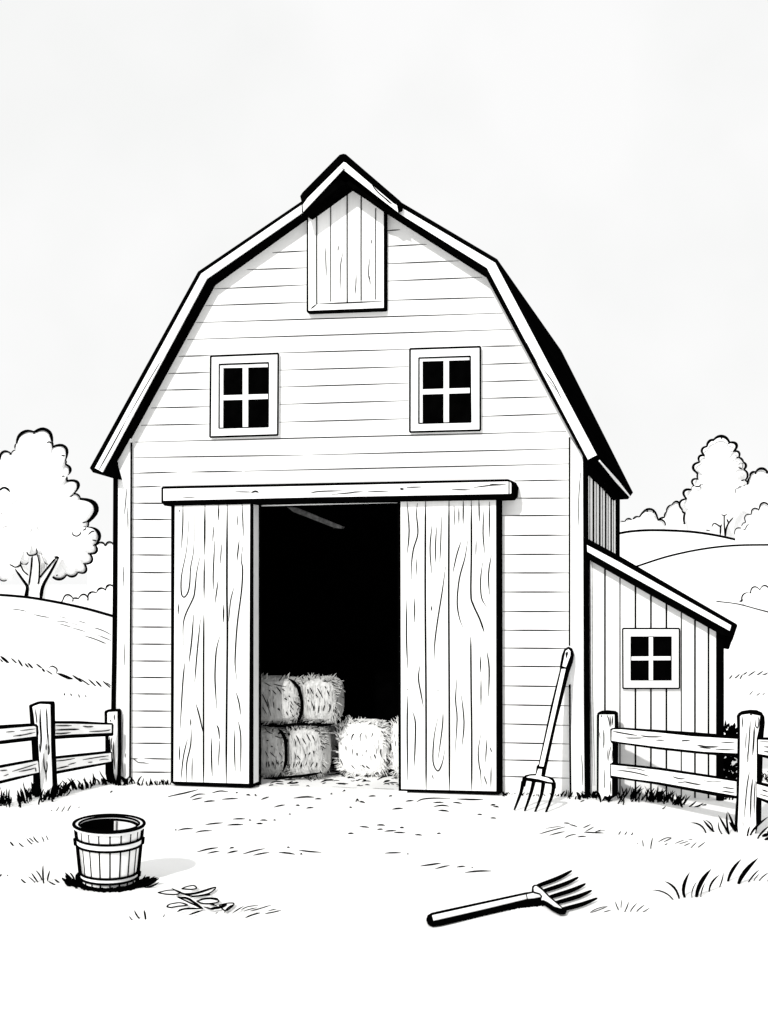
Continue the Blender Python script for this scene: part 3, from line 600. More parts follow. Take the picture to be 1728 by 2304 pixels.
p1 = ([(165, 195), (172, 172), (200, 157), (250, 152), (322, 158), (345, 175), (350, 300), (345, 600), (345, 890), (300, 915), (270, 950), (240, 920), (200, 955), (165, 880), (165, 500)],
      [(190, 185), (320, 185), (322, 300), (288, 315), (288, 425), (302, 440), (305, 600), (284, 615), (284, 735), (298, 745), (298, 890), (262, 900), (235, 890), (205, 945), (184, 900), (186, 500)],
      [([(203, 188), (210, 210)], 2), ([(255, 188), (270, 230), (282, 300)], 2), ([(280, 190), (290, 290)], 2), ([(305, 195), (300, 280)], 2.4), ([(225, 315), (228, 400), (225, 480)], 2.2), ([(190, 340), (196, 400)], 1.2), ([(265, 480), (255, 580)], 1.4), ([(232, 665), (235, 780), (230, 830)], 1.6), ([(290, 460), (275, 520), (265, 590)], 1.6), ([(300, 500), (298, 590)], 1.4), ([(285, 760), (288, 880)], 2)], None)
p2 = ([(1386, 200), (1400, 178), (1430, 160), (1500, 149), (1560, 152), (1605, 172), (1628, 210), (1632, 260), (1618, 400), (1606, 800), (1600, 1130), (1570, 1165), (1545, 1250), (1470, 1250), (1395, 1210), (1365, 1165), (1372, 1050), (1385, 880), (1392, 400)],
      [(1416, 200), (1430, 188), (1500, 178), (1590, 196), (1580, 300), (1560, 400), (1560, 800), (1552, 1000), (1555, 1160), (1540, 1250), (1400, 1215), (1395, 1150), (1402, 1000), (1412, 700), (1416, 400)],
      [([(1435, 205), (1438, 300)], 2), ([(1505, 240), (1495, 400), (1480, 600)], 2.2), ([(1470, 340), (1462, 480)], 1.6), ([(1550, 230), (1550, 280), (1570, 300), (1580, 230), (1565, 200)], 2), ([(1540, 290), (1535, 400), (1525, 540)], 3), ([(1482, 510), (1484, 600)], 2.2), ([(1497, 685), (1475, 820), (1452, 1080)], 2.2), ([(1525, 745), (1510, 900), (1507, 1085)], 2.8), ([(1440, 1110), (1442, 1160)], 1.2), ([(1500, 182), (1520, 188)], 2.6), ([(1548, 760), (1540, 900), (1538, 1050)], 2)], None)
ra = [([(282, 312), (300, 302), (350, 298), (700, 320), (1000, 340), (1400, 372), (1400, 552), (1250, 545), (1000, 522), (700, 490), (400, 446), (300, 432), (284, 418)], [(300, 322), (312, 315), (380, 314), (700, 342), (1000, 375), (1395, 398), (1395, 522), (1100, 508), (700, 466), (400, 428), (298, 412)],
       [([(305, 330), (400, 348), (520, 368)], 2.2), ([(550, 368), (620, 378), (735, 378)], 2.2), ([(412, 388), (490, 390), (575, 388)], 1.8), ([(680, 408), (757, 409)], 1.8), ([(905, 415), (930, 412), (980, 411)], 2.2), ([(1040, 450), (1120, 465), (1230, 466)], 2.8), ([(1060, 470), (1160, 482)], 1.8), ([(1250, 427), (1370, 431)], 1.8), ([(1200, 490), (1370, 492)], 2)], .05),
      ([(280, 612), (350, 612), (700, 648), (1390, 752), (1390, 918), (1250, 905), (1000, 855), (700, 798), (400, 752), (282, 735)], [(292, 624), (500, 645), (700, 668), (1000, 712), (1385, 770), (1385, 892), (1000, 825), (700, 772), (500, 748), (295, 716)],
       [([(330, 668), (450, 682), (560, 705), (625, 725)], 2), ([(395, 650), (500, 655), (600, 680)], 1.4), ([(825, 725), (880, 742), (935, 745)], 2), ([(920, 768), (1000, 785), (1075, 798)], 2.4), ([(870, 778), (930, 780)], 1.6), ([(1100, 760), (1170, 772), (1250, 768)], 1.2), ([(1262, 818), (1370, 833)], 2), ([(1250, 850), (1370, 868)], 2)], .05),
      ([(1560, 383), (1659, 386), (1800, 392), (1800, 600), (1659, 570), (1560, 542)], [(1578, 404), (1659, 408), (1800, 412), (1800, 566), (1659, 540), (1578, 526)], [([(1620, 465), (1720, 472)], 2.2), ([(1620, 505), (1700, 515)], 2.2), ([(1590, 420), (1700, 425)], 1.4)], .02),
      ([(1555, 772), (1659, 795), (1800, 828), (1800, 1005), (1659, 962), (1558, 918)], [(1564, 792), (1659, 818), (1800, 852), (1800, 972), (1659, 930), (1566, 900)], [([(1605, 840), (1660, 858)], 2.4), ([(1590, 880), (1680, 905)], 1.6)], .02)]
fence('weathered two-rail wooden fence on the right, standing in front of the shed', M, RF, [p1, p2], ra, G(RF((235, 935))[0]))

# ---------------------------------------------------------------- pitchfork leaning on the wall
pa, pb = G(PF((140, 2020))[0], .01), G(PF((495, 2070))[0], .01)
pb.y = pa.y
pc = front(YF - .06)(PF((760, 140))[0])
M = tri(pa, pb, pc)
fk = thing('pitchfork', 'pitchfork leaning upright against the barn wall, with four tines pointing down', 'pitchfork', (pa + pb) / 2, 'pitchforks')
m = MB()
m.plate(M, PF((668, 350), (690, 225), (718, 155), (765, 128), (812, 150), (828, 205), (815, 290), (770, 420), (620, 1010), (508, 1530), (490, 1620), (452, 1640), (385, 1605), (398, 1510), (420, 1490), (560, 820), (665, 400)),
        [PF((688, 388), (734, 388), (478, 1518), (430, 1512)), PF((722, 240), (735, 180), (768, 158), (790, 185), (788, 235), (738, 368), (698, 355))], .035, proud=.005)
m.plate(Plane(M.p - M.n * .006, M.n), PF((732, 205), (748, 184), (762, 192), (762, 215), (742, 268), (734, 245)), [], .004)
m.stroke(Plane(M.p - M.n * .004, M.n), PF((700, 370), (735, 378)), 1.8, taper=0)
m.build('handle', fk)
m = MB(); m.plate(Plane(M.p - M.n * .008, M.n), PF((270, 1615), (330, 1602), (400, 1600), (400, 1520), (470, 1530), (470, 1618), (560, 1636), (600, 1662), (618, 1700), (618, 1760), (572, 1760), (568, 1712), (480, 1700), (350, 1684), (278, 1672), (262, 1740), (220, 1740), (232, 1650)),
                [PF((418, 1545), (460, 1548), (450, 1632), (530, 1650), (575, 1680), (585, 1700), (520, 1690), (430, 1665), (340, 1650), (280, 1642), (320, 1625), (392, 1622))], .03, proud=.005)
hd = m.build('head', fk)
for t in ([(242, 1690), (215, 1820), (140, 2018)], [(368, 1680), (330, 1830), (260, 2030)], [(478, 1690), (452, 1850), (378, 2048)], [(597, 1715), (578, 1850), (497, 2068)]):
    m = MB(); q = curve(PF(*t), 6); n = len(q); m.tube([M(p) for p in q], [(8.6 - 4.6 * (i / (n - 1)) ** 1.5) * .5 * 13.6 / FPX * 1.1 for i in range(n)], INK, 8); m.build('tine', hd)

# ---------------------------------------------------------------- pitchfork lying on the ground
GZ = Plane((0, 0, .024), (0, 0, -1))
fk = thing('pitchfork', 'pitchfork lying flat on the ground in the foreground, with five tines', 'pitchfork', G(GF((700, 400))[0]), 'pitchforks')
m = MB()
m.plate(GZ, GF((196, 490), (205, 462), (235, 443), (300, 428), (940, 290), (1000, 284), (1060, 320), (1060, 365), (1000, 380), (940, 372), (800, 410), (560, 465), (400, 505), (300, 528), (240, 535), (208, 520)),
        [GF((240, 468), (600, 388), (1000, 300), (1040, 300), (1058, 325), (1000, 335), (950, 340), (600, 424), (250, 504))], .012, proud=.006)  # dark core's lower edge also paints the shade on the grass
m.stroke(Plane((0, 0, .032), (0, 0, -1)), GF((940, 296), (950, 340)), 1.6, taper=0)
m.build('handle', fk)
m = MB(); GZ2 = Plane((0, 0, .04), (0, 0, -1))
m.plate(GZ2, GF((983, 275), (985, 248), (1000, 234), (1030, 232), (1060, 255), (1110, 310), (1170, 362), (1215, 405), (1245, 412), (1235, 437), (1190, 436), (1130, 405), (1085, 372), (1045, 348), (1055, 318), (1040, 300), (1000, 290)),
        [GF((998, 266), (1006, 250), (1020, 250), (1060, 280), (1110, 332), (1205, 412), (1150, 396), (1105, 365), (1070, 348), (1055, 350), (1064, 322), (1045, 298), (1000, 284))], .02, proud=.006)
hd = m.build('head', fk)
for t in ([(1030, 245), (1180, 188), (1286, 130)], [(1072, 285), (1230, 232), (1334, 180)], [(1115, 332), (1285, 278), (1388, 229)], [(1160, 375), (1330, 325), (1434, 279)], [(1205, 424), (1345, 388), (1477, 336)]):
    m = MB(); q = curve(GF(*t), 6); n = len(q); m.tube([GZ(p) + Vector((0, 0, .004)) for p in q], [(10.5 - 4 * abs(2 * i / (n - 1) - .7) ** 2 - (3 if i == n - 1 else 0)) * .5 * 10.0 / FPX for i in range(n)], INK, 8); m.build('tine', hd)

# ---------------------------------------------------------------- wooden bucket
bc = G((246, 1990))
sc = depth(bc) / FPX                    # metres per photo pixel there
H = EYE - (1856 - PY0) * sc
bk = thing('bucket', 'slatted wooden bucket with two hoops standing in grass at lower left', 'bucket', bc)
rt, rb = 68.5 * sc, 56 * sc
def rad(z): return rb + (rt - rb) * z / H
def ringp(r, z, n=48): return [bc + Vector((r * math.cos(2 * math.pi * i / n), r * math.sin(2 * math.pi * i / n), z)) for i in range(n)]
def skew(v):
    d = v - bc; v.z += .05 * d.dot(F) - .075 * d.dot(RT); return v
def lathe(m, prof, mt, n=48):
    vs = []
    for r, z in prof: vs += ringp(r, z, n)
    m.add(vs, [[k * n + i, k * n + (i + 1) % n, (k + 1) * n + (i + 1) % n, (k + 1) * n + i] for k in range(len(prof) - 1) for i in range(n)], mt)
view = (CAM - bc); va = math.atan2(view.y, view.x)
m = MB(); lathe(m, [(.01, .02), (rad(0), .02), (rad(H) , H - .02)], WOOD)
n = 48
def stave(px_bottom, w, zlo=.02, zhi=None, mm=None, off=0, ex=0):
    # joint between two staves at angle off from the side facing the viewer
    a = va + off; zhi = zhi or H - .03
    q = [bc + Vector(((rad(z) + ex) * math.cos(a), (rad(z) + ex) * math.sin(a), z)) for z in (zlo, (zlo + zhi) / 2, zhi)]
    m.tube(q, w * .5 * sc, mm or INK, 5)
for k in range(18):
    off = 2 * math.pi * k / 18 + .02
    stave(0, 3.4, off=off)
for off in (R(84), R(-84)): stave(0, 10, off=off, ex=2 * sc)
for off in (R(-60), R(-66), R(-72)): stave(0, 1.6, zlo=.08, zhi=H - .1, mm=GREYINK, off=off)
m.tube(ringp(rad(0) + .004, .02) + ringp(rad(0) + .004, .02)[:1], 5 * sc, INK, 6)
m.v = [skew(v.copy()) for v in m.v]; bodyo = m.build('staves', bk)
m = MB(); lathe(m, [(rad(H) - .019, H - .004), (rad(0) - .03, .05), (.005, .05)], INK)
# lit part of the inner far wall painted pale, the rest left black
a0 = va + math.pi - R(72); vs = []; fs = []
for i in range(13):
    a = a0 + R(62) * i / 12
    for z in (H - .025, H - .14): rr_ = rad(z) - .034; vs.append(bc + Vector((rr_ * math.cos(a), rr_ * math.sin(a), z)))
fs = [[2 * i, 2 * i + 1, 2 * i + 3, 2 * i + 2] for i in range(12)]; m.add(vs, fs, WOOD)
q = bc + Vector(((rad(H) - .05) * math.cos(a0 + R(56)), (rad(H) - .05) * math.sin(a0 + R(56)), H - .02)); m.tube([q, q - Vector((0, 0, .12))], 2 * sc, GREYINK, 5)
m.v = [skew(v.copy()) for v in m.v]; m.build('inner_wall', bk)
m = MB()
def torus(r, z, a, mm):
    q = ringp(r, z); m.tube(q + q[:2], a, mm, 8)
lathe(m, [(rad(H) - .020, H - .006), (rad(H) - .020, H + .010), (rad(H) + .022, H + .010), (rad(H) + .022, H - .02)], TRIM)
torus(rad(H) + .024, H + .012, 3.6 * sc, INK); torus(rad(H) - .018, H + .009, 2.4 * sc, INK)
m.v = [skew(v.copy()) for v in m.v]; m.build('rim', bk)
for z0, z1, e in ((H * .685, H * .80, .014), (H * .14, H * .225, .011)):
    m = MB(); lathe(m, [(rad(z0), z0), (rad(z0) + e, z0), (rad(z1) + e, z1), (rad(z1), z1)], TRIM)
    torus(rad(z0) + e, z0, 2.8 * sc, INK); torus(rad(z1) + e, z1, 2.8 * sc, INK)
    for off in (R(85), R(-85)):
        m.tube([bc + Vector(((rad(z) + e) * math.cos(va + off), (rad(z) + e) * math.sin(va + off), z)) for z in (z0, z1)], 6.5 * sc, INK, 6)
    m.v = [skew(v.copy()) for v in m.v]; m.build('hoop', bk)

# ---------------------------------------------------------------- hay bales
def bale(label, rect, y0, dep, marks, seed, spikes=340, base=False, tex=.35, seams=(), hay=None):
    hay = hay or SHADEHAY
    rnd = random.Random(seed); (xa_, ya_), (xb_, yb_) = HZ(*rect); M = front(y0 + .06)
    a3, b3 = M((xa_, ya_)), M((xb_, yb_)); zlo = max(b3.z, .03) if not base else .03
    c = Vector(((a3.x + b3.x) / 2, y0 + dep / 2, (a3.z + zlo) / 2)); A = (b3.x - a3.x) / 2; C = (a3.z - zlo) / 2; B = dep / 2
    def sq(u, v, k=1.0):
        e = .62
        f = lambda x, p: math.copysign(abs(x) ** p, x)
        return Vector((A * k * f(math.cos(v), e) * f(math.sin(u), e), -B * k * f(math.cos(v), e) * f(math.cos(u), e), C * k * f(math.sin(v), .5)))
    m = MB(); NU, NV = 44, 24; vs = []
    for st, w in seams: m.stroke(front(y0 + .03), HZ(*st), w, taper=.15)
    for i in range(NV + 1):
        v = -math.pi / 2 + math.pi * i / NV
        for j in range(NU): vs.append(c + sq(2 * math.pi * j / NU, v) * (1 + rnd.uniform(-.012, .012)))
    fs = [[i * NU + j, i * NU + (j + 1) % NU, (i + 1) * NU + (j + 1) % NU, (i + 1) * NU + j] for i in range(NV) for j in range(NU)]
    m.add(vs, fs, hay)
    def surf(x, z):
        k = 1 - abs(x / A) ** 3.2 - abs(z / C) ** 3.6
        return c + Vector((x, -B * max(k, .02) ** .31 - .006, z))
    for _ in range(spikes):         # straws poking out round the edge
        t = rnd.uniform(0, 2 * math.pi); r_ = rnd.uniform(.88, 1.0)
        f = lambda x: math.copysign(abs(x) ** .5, x)
        x, z = A * r_ * f(math.cos(t)), C * r_ * f(math.sin(t))
        p = surf(x * .97, z * .97); p.y += rnd.choice([0, rnd.uniform(0, B * .9)]); d = Vector((x / A * .5 + rnd.uniform(-.7, .7) + .5 * z / C, rnd.uniform(-.5, .1), z / C * .6 + rnd.uniform(-.5, .4) - .5 * x / A)).normalized()
        l = rnd.uniform(.04, .11); mt = hay if rnd.random() < .78 else INK
        if mt is INK: l *= .8; p.y -= .01
        m.tube([p, p + d * l * .5 + Vector((0, 0, .003)), p + d * l], [.005, .0065, .002], mt, 4)
    for _ in range(int(spikes * tex)):   # soft pencil-like straw texture
        x, z = rnd.uniform(-.85, .85) * A, rnd.uniform(-.85, .85) * C; p = surf(x, z); k = x / A * .5
        q = surf(x + rnd.uniform(-.01, .02), max(-.95 * C, z - rnd.uniform(.03, .09))); m.tube([p, q], [.0025, .0015], GREYINK, 3)
    for st, w in marks:
        q = curve(HZ(*st), 3) if len(st) > 2 else lin(HZ(*st), 3); pts = []; rr = []
        for i, p in enumerate(q):
            v = M(p); x = max(-.96 * A, min(.96 * A, v.x - c.x)); z = max(-.96 * C, min(.96 * C, v.z - c.z)); pts.append(surf(x, z))
            u = i / (len(q) - 1); rr.append(w * .5 * 15.9 / FPX * (.3 + .7 * math.sin(math.pi * min(.95, u + .1))))
        m.tube(pts, rr, INK, 4)
    return m.build('hay_bale', label=label, category='hay bale', group='hay bales stacked inside the barn', smooth=False)
def dashes(rnd, x0, x1, y0, y1, n, l=60, lean=.3):
    o = []
    for _ in range(n):
        x, y = rnd.uniform(x0, x1), rnd.uniform(y0, y1); ll = rnd.uniform(.4, 1) * l
        o.append(([(x, y), (x + lean * ll * .35, y + ll * .5), (x + lean * ll, y + ll)], rnd.uniform(1.2, 2.4)))
    return o
rn = random.Random(3)
mA = [([(130, 262), (180, 288), (215, 300)], 2), ([(230, 278), (300, 295), (362, 305)], 2.2), ([(262, 305), (300, 345), (318, 385)], 2.8), ([(225, 345), (265, 385)], 2.6), ([(320, 325), (355, 352)], 2.2), ([(350, 428), (378, 445)], 3), ([(390, 400), (405, 418)], 3), ([(185, 340), (200, 355)], 2.4),
      ([(115, 380), (150, 450), (180, 520), (205, 615)], 2.6), ([(170, 440), (195, 530)], 2.2), ([(235, 465), (240, 530)], 2), ([(282, 535), (305, 558)], 3.4), ([(368, 570), (380, 612)], 3), ([(120, 520), (165, 600)], 2)] + dashes(rn, 380, 480, 450, 640, 9, 60, .5) + dashes(rn, 120, 430, 660, 690, 9, 40, -.3)
mB = [([(590, 330), (610, 380)], 2.6), ([(622, 318), (660, 385)], 3), ([(685, 385), (710, 420)], 2.6), ([(700, 320), (735, 375), (760, 425)], 2.6), ([(775, 300), (790, 325)], 2.4), ([(802, 345), (822, 402)], 3), ([(600, 448), (612, 462)], 3), ([(635, 455), (658, 520), (655, 560)], 2), ([(670, 500), (668, 560)], 2), ([(720, 505), (712, 585)], 3), ([(778, 500), (762, 560)], 2.6), ([(825, 490), (828, 530), (815, 575)], 3.4),
      ([(525, 248), (560, 225), (610, 220)], 2.6), ([(740, 248), (800, 262)], 2.6), ([(860, 375), (900, 430)], 2.4), ([(880, 440), (915, 500)], 2.4), ([(895, 600), (880, 650), (860, 665)], 3), ([(850, 290), (900, 350)], 2)] + dashes(rn, 540, 860, 655, 680, 12, 36, -.2)
mC = [([(122, 768), (170, 795), (215, 812)], 2.4), ([(235, 830), (300, 862)], 2.4), ([(160, 875), (180, 878)], 3), ([(210, 935), (225, 945)], 3), ([(150, 990), (185, 1060)], 2), ([(200, 1000), (255, 1060)], 2), ([(285, 1010), (310, 1060)], 2)] + dashes(rn, 130, 300, 1080, 1160, 14, 60, -.1)
mD = [([(455, 858), (468, 905), (468, 940)], 2.2), ([(470, 825), (500, 870), (520, 925)], 2.8), ([(540, 852), (580, 915)], 2.8), ([(580, 808), (605, 850), (628, 885)], 2.8), ([(640, 825), (670, 885)], 2.8), ([(700, 768), (720, 778)], 2), ([(470, 1025), (472, 1080)], 2), ([(485, 1035), (522, 1080)], 2.6), ([(580, 1015), (572, 1060)], 2), ([(625, 1000), (610, 1030)], 2.8), ([(660, 985), (660, 1020)], 2.6), ([(535, 745), (580, 765)], 2.2)] + dashes(rn, 400, 720, 1090, 1130, 14, 50, -.4) + dashes(rn, 720, 760, 850, 1050, 7, 50, .3)
mF = [([(1018, 808), (1010, 830)], 1.8), ([(1090, 805), (1070, 830), (1062, 868)], 3), ([(1172, 792), (1155, 830), (1160, 880)], 2.2), ([(1213, 810), (1220, 860)], 2), ([(1287, 795), (1275, 840)], 2.2), ([(1000, 935), (1005, 985)], 2.2), ([(940, 900), (945, 925)], 2), ([(1075, 970), (1070, 1030)], 1.8), ([(1122, 1005), (1124, 1040)], 3.4), ([(1222, 975), (1218, 1005)], 2), ([(1302, 1025), (1318, 1070)], 3.2), ([(1330, 960), (1322, 1020)], 1.6), ([(1365, 970), (1362, 1010), (1372, 1058)], 2.8), ([(1178, 1025), (1185, 1040)], 1.8),
      ([(1285, 715), (1340, 722), (1370, 745)], 2.4), ([(930, 730), (1030, 728)], 2.6), ([(1090, 680), (1145, 700)], 2.6), ([(1130, 655), (1205, 672)], 2.4), ([(1430, 812), (1412, 875)], 2.6), ([(1448, 860), (1432, 910)], 2.8), ([(885, 860), (935, 810)], 2.4), ([(880, 950), (870, 1010)], 2.2), ([(930, 1080), (965, 1150)], 2.8), ([(1060, 1140), (1095, 1180)], 2.2), ([(1170, 1135), (1205, 1165)], 3), ([(1215, 1145), (1250, 1180)], 3)]
mG = [([(1460, 920), (1470, 960), (1462, 1000)], 3), ([(1490, 1000), (1480, 1060)], 2), ([(1525, 880), (1528, 940)], 2), ([(1470, 1080), (1450, 1160)], 2)]
bale('grey-shaded hay bale at the upper left of the stack, partly behind the left door', [(-120, 200), (505, 718)], YF + .42, .5, mA, 1, seams=[([(375, 222), (430, 258), (478, 315), (503, 390), (520, 480), (515, 580), (490, 650), (462, 710)], 6), ([(110, 722), (280, 728), (420, 712), (560, 708), (760, 716), (860, 705)], 5.5)])
bale('grey-shaded hay bale at the upper right of the stack, topmost beside the dark', [(492, 208), (885, 706)], YF + .42, .5, mB, 2)
bale('grey-shaded hay bale at the lower left of the stack, partly behind the left door', [(-160, 745), (348, 1240)], YF + .37, .52, mC, 3, base=True, seams=[([(265, 755), (315, 810), (345, 890), (352, 1000), (350, 1100), (318, 1210)], 6), ([(110, 1290), (250, 1285), (400, 1270), (560, 1255), (720, 1225)], 5)])
bale('grey-shaded hay bale at the lower right of the stack, beside the dark gap', [(345, 733), (745, 1205)], YF + .39, .5, mD, 4, base=True)
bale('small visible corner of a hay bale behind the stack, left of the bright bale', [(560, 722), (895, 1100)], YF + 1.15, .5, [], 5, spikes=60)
bale('bright white hay bale alone on the floor right of the stack', [(880, 668), (1420, 1190)], YF + .7, .5, mF, 6, spikes=420, base=True, tex=.05, hay=HAY)
bale('partly hidden hay bale behind the right door edge, beside the bright bale', [(1435, 655), (1900, 1200)], YF + .78, .5, mG, 8, base=True, hay=HAY)

# straw bedding on the barn floor
m = MB(); rn = random.Random(11)
poly = [G(p, .02) for p in HZ((60, 1385), (100, 1250), (340, 1240), (560, 1180), (860, 1140), (1100, 1170), (1540, 1180), (1640, 1190), (1640, 1425), (900, 1400))]
m.prism(poly, Vector((0, 0, -.018)), HAY if False else GROUND)
GS = Plane((0, 0, .024), (0, 0, -1))
for st, w in [([(480, 1185), (540, 1205), (600, 1212), (545, 1222), (440, 1228)], 3), ([(550, 1255), (650, 1240), (765, 1245)], 2.4), ([(640, 1310), (700, 1280), (765, 1268)], 3), ([(720, 1328), (780, 1310), (850, 1308)], 2.8), ([(360, 1340), (430, 1342), (480, 1330)], 3.4), ([(880, 1340), (1010, 1345)], 2.2), ([(710, 1190), (800, 1160), (870, 1155)], 2.4), ([(775, 1210), (935, 1213)], 3), ([(870, 1240), (920, 1242), (965, 1255)], 2.8), ([(1070, 1220), (1085, 1228)], 4), ([(1160, 1242), (1250, 1230), (1310, 1215), (1400, 1218)], 2.2), ([(1260, 1260), (1330, 1245), (1400, 1220)], 2), ([(1320, 1302), (1380, 1275), (1450, 1260), (1520, 1252)], 2.6), ([(1165, 1308), (1205, 1308)], 3), ([(1385, 1330), (1450, 1315)], 2.6), ([(1440, 1335), (1540, 1335)], 2.2), ([(1190, 1355), (1240, 1357)], 2.2), ([(330, 1305), (450, 1305)], 2), ([(180, 1340), (240, 1322), (320, 1325)], 2.4), ([(120, 1260), (200, 1265), (300, 1255)], 3), ([(120, 1290), (250, 1300)], 2.6), ([(130, 1245), (330, 1240)], 3.6), ([(450, 1270), (560, 1285), (620, 1320)], 2), ([(600, 1200), (660, 1190)], 2), ([(900, 1180), (1000, 1170), (1060, 1190), (1200, 1195), (1400, 1185), (1530, 1190)], 4.4), ([(340, 1215), (430, 1195), (500, 1200)], 4), ([(560, 1200), (640, 1185), (760, 1150)], 3.4)]:
    m.stroke(GS, HZ(*st), w * .95, sides=4)
for _ in range(46):
    x, y = rn.uniform(110, 1530), rn.uniform(1215, 1370); l = rn.uniform(30, 110); m.stroke(GS, HZ((x, y), (x + l * .5, y - rn.uniform(-6, 10)), (x + l, y + rn.uniform(-14, 8))), rn.uniform(.9, 2.0), SOFT, sides=4)
m.build('straw_bedding', kind='stuff', label='loose straw strewn over the floor in the open barn doorway', category='straw')

# ---------------------------------------------------------------- straw litter and pen-stroke marks lying on the yard
m = MB(); GG = Plane((0, 0, .004), (0, 0, -1))
for st, w in [([(80, 1378), (340, 1380)], 3.2), ([(370, 1402), (440, 1402), (485, 1395)], 3), ([(535, 1405), (600, 1388), (715, 1390)], 2.6), ([(730, 1390), (900, 1392), (1050, 1402), (1200, 1398)], 3.4), ([(950, 1425), (1010, 1405)], 2.6), ([(1200, 1402), (1400, 1412), (1560, 1418)], 3.6)]: m.stroke(GG, HZ(*st), w)
g4 = [[(80, 108), (150, 95), (220, 76)], [(180, 115), (215, 100), (255, 97)], [(190, 125), (240, 114)], [(245, 134), (298, 129)], [(283, 92), (320, 84), (360, 86)], [(330, 122), (405, 118)], [(443, 101), (463, 103)], [(513, 123), (550, 110)], [(640, 74), (690, 70)], [(665, 116), (720, 112), (760, 112)], [(765, 120), (795, 120)], [(573, 158), (625, 147)], [(675, 150), (693, 151)], [(724, 163), (757, 160)], [(642, 191), (652, 192)], [(838, 98), (844, 96)], [(925, 158), (937, 161)], [(955, 133), (962, 122), (968, 130)], [(972, 132), (998, 138)], [(1015, 108), (1048, 106)], [(1110, 108), (1125, 105)], [(1125, 168), (1175, 164)], [(1187, 131), (1225, 128)],
      [(1238, 134), (1265, 122), (1320, 117), (1395, 117)], [(1425, 120), (1490, 124), (1550, 123)], [(1315, 138), (1365, 136)], [(1318, 156), (1355, 151), (1392, 154)], [(1340, 173), (1390, 178)], [(1408, 136), (1450, 141)], [(1585, 147), (1608, 148)], [(1605, 156), (1622, 158)], [(1522, 192), (1545, 194)], [(1583, 209), (1610, 210)], [(490, 106), (484, 100)], [(395, 92), (404, 90)],
      [(125, 266), (160, 260), (197, 259)], [(113, 265), (117, 266)], [(207, 276), (240, 270), (284, 268)], [(253, 240), (290, 236), (335, 231)], [(355, 242), (430, 240)], [(380, 214), (440, 213)], [(455, 219), (467, 220)], [(490, 236), (522, 236)], [(508, 219), (543, 220)], [(570, 219), (582, 219)], [(918, 282), (945, 281)], [(972, 249), (1018, 253)], [(1055, 263), (1082, 261)], [(1052, 242), (1092, 243)], [(1088, 271), (1145, 268)], [(1132, 277), (1187, 278)], [(1160, 254), (1180, 255)], [(1230, 287), (1265, 289)], [(1333, 282), (1352, 280)],
      [(215, 367), (265, 355), (313, 347)], [(262, 374), (320, 363)], [(365, 350), (388, 347)], [(355, 373), (405, 362)], [(427, 377), (475, 364), (530, 351)], [(475, 383), (552, 369)], [(595, 369), (672, 378)], [(633, 346), (647, 346)], [(687, 358), (735, 366), (795, 369)], [(695, 377), (706, 378)], [(1088, 373), (1168, 371)], [(1195, 376), (1201, 378)], [(1255, 433), (1310, 427), (1353, 419)], [(1325, 446), (1393, 430)], [(1425, 438), (1467, 434)], [(1465, 463), (1525, 458), (1587, 456)], [(1496, 441), (1500, 442)]]
for k, st in enumerate(g4): m.stroke(GG, G4(*st), 2.6 if k % 3 else 3.0, taper=.35)
g5 = [([(300, 255), (370, 235), (455, 212)], 1.8), ([(360, 263), (450, 240)], 2), ([(445, 190), (480, 192)], 2), ([(480, 198), (525, 212)], 1.8), ([(560, 220), (605, 198)], 1.8), ([(575, 240), (625, 212)], 1.6), ([(565, 246), (620, 248), (683, 250)], 2.2), ([(630, 245), (665, 230)], 1.5), ([(452, 278), (480, 264), (520, 256)], 1.8), ([(525, 273), (578, 269)], 2.2), ([(340, 222), (430, 208)], 1.2), ([(635, 240), (690, 235)], 1.2),
      ([(1005, 303), (1050, 280), (1085, 277)], 1.6), ([(1040, 302), (1075, 285), (1085, 277)], 1.6), ([(1045, 320), (1062, 312)], 1.6), ([(1105, 312), (1160, 290)], 1.3), ([(1130, 315), (1185, 298)], 1.3), ([(1160, 325), (1195, 310)], 1.5), ([(1185, 290), (1210, 288)], 1.2),
      ([(600, 722), (640, 700), (700, 683)], 1.4), ([(605, 724), (660, 705), (705, 685)], 1.4), ([(680, 720), (725, 708)], 1.6), ([(8, 83), (35, 86)], 2), ([(25, 93), (60, 96)], 2), ([(8, 160), (45, 161)], 2)]
for st, w in g5: m.stroke(GG, G5(*st), w)
for st in [[(1030, 970), (1040, 958), (1050, 955)], [(1570, 1008), (1659, 985)], [(1425, 740), (1435, 745)]]: m.stroke(GG, LF(*st), 2)
for st in [[(715, 2168), (780, 2178)], [(780, 2188), (870, 2215)], [(905, 1928), (950, 1905)]]: m.stroke(GG, PF(*st), 1.8)
m.build('straw_litter', kind='stuff', label='scattered straw wisps lying over the bare yard before the barn', category='straw litter')

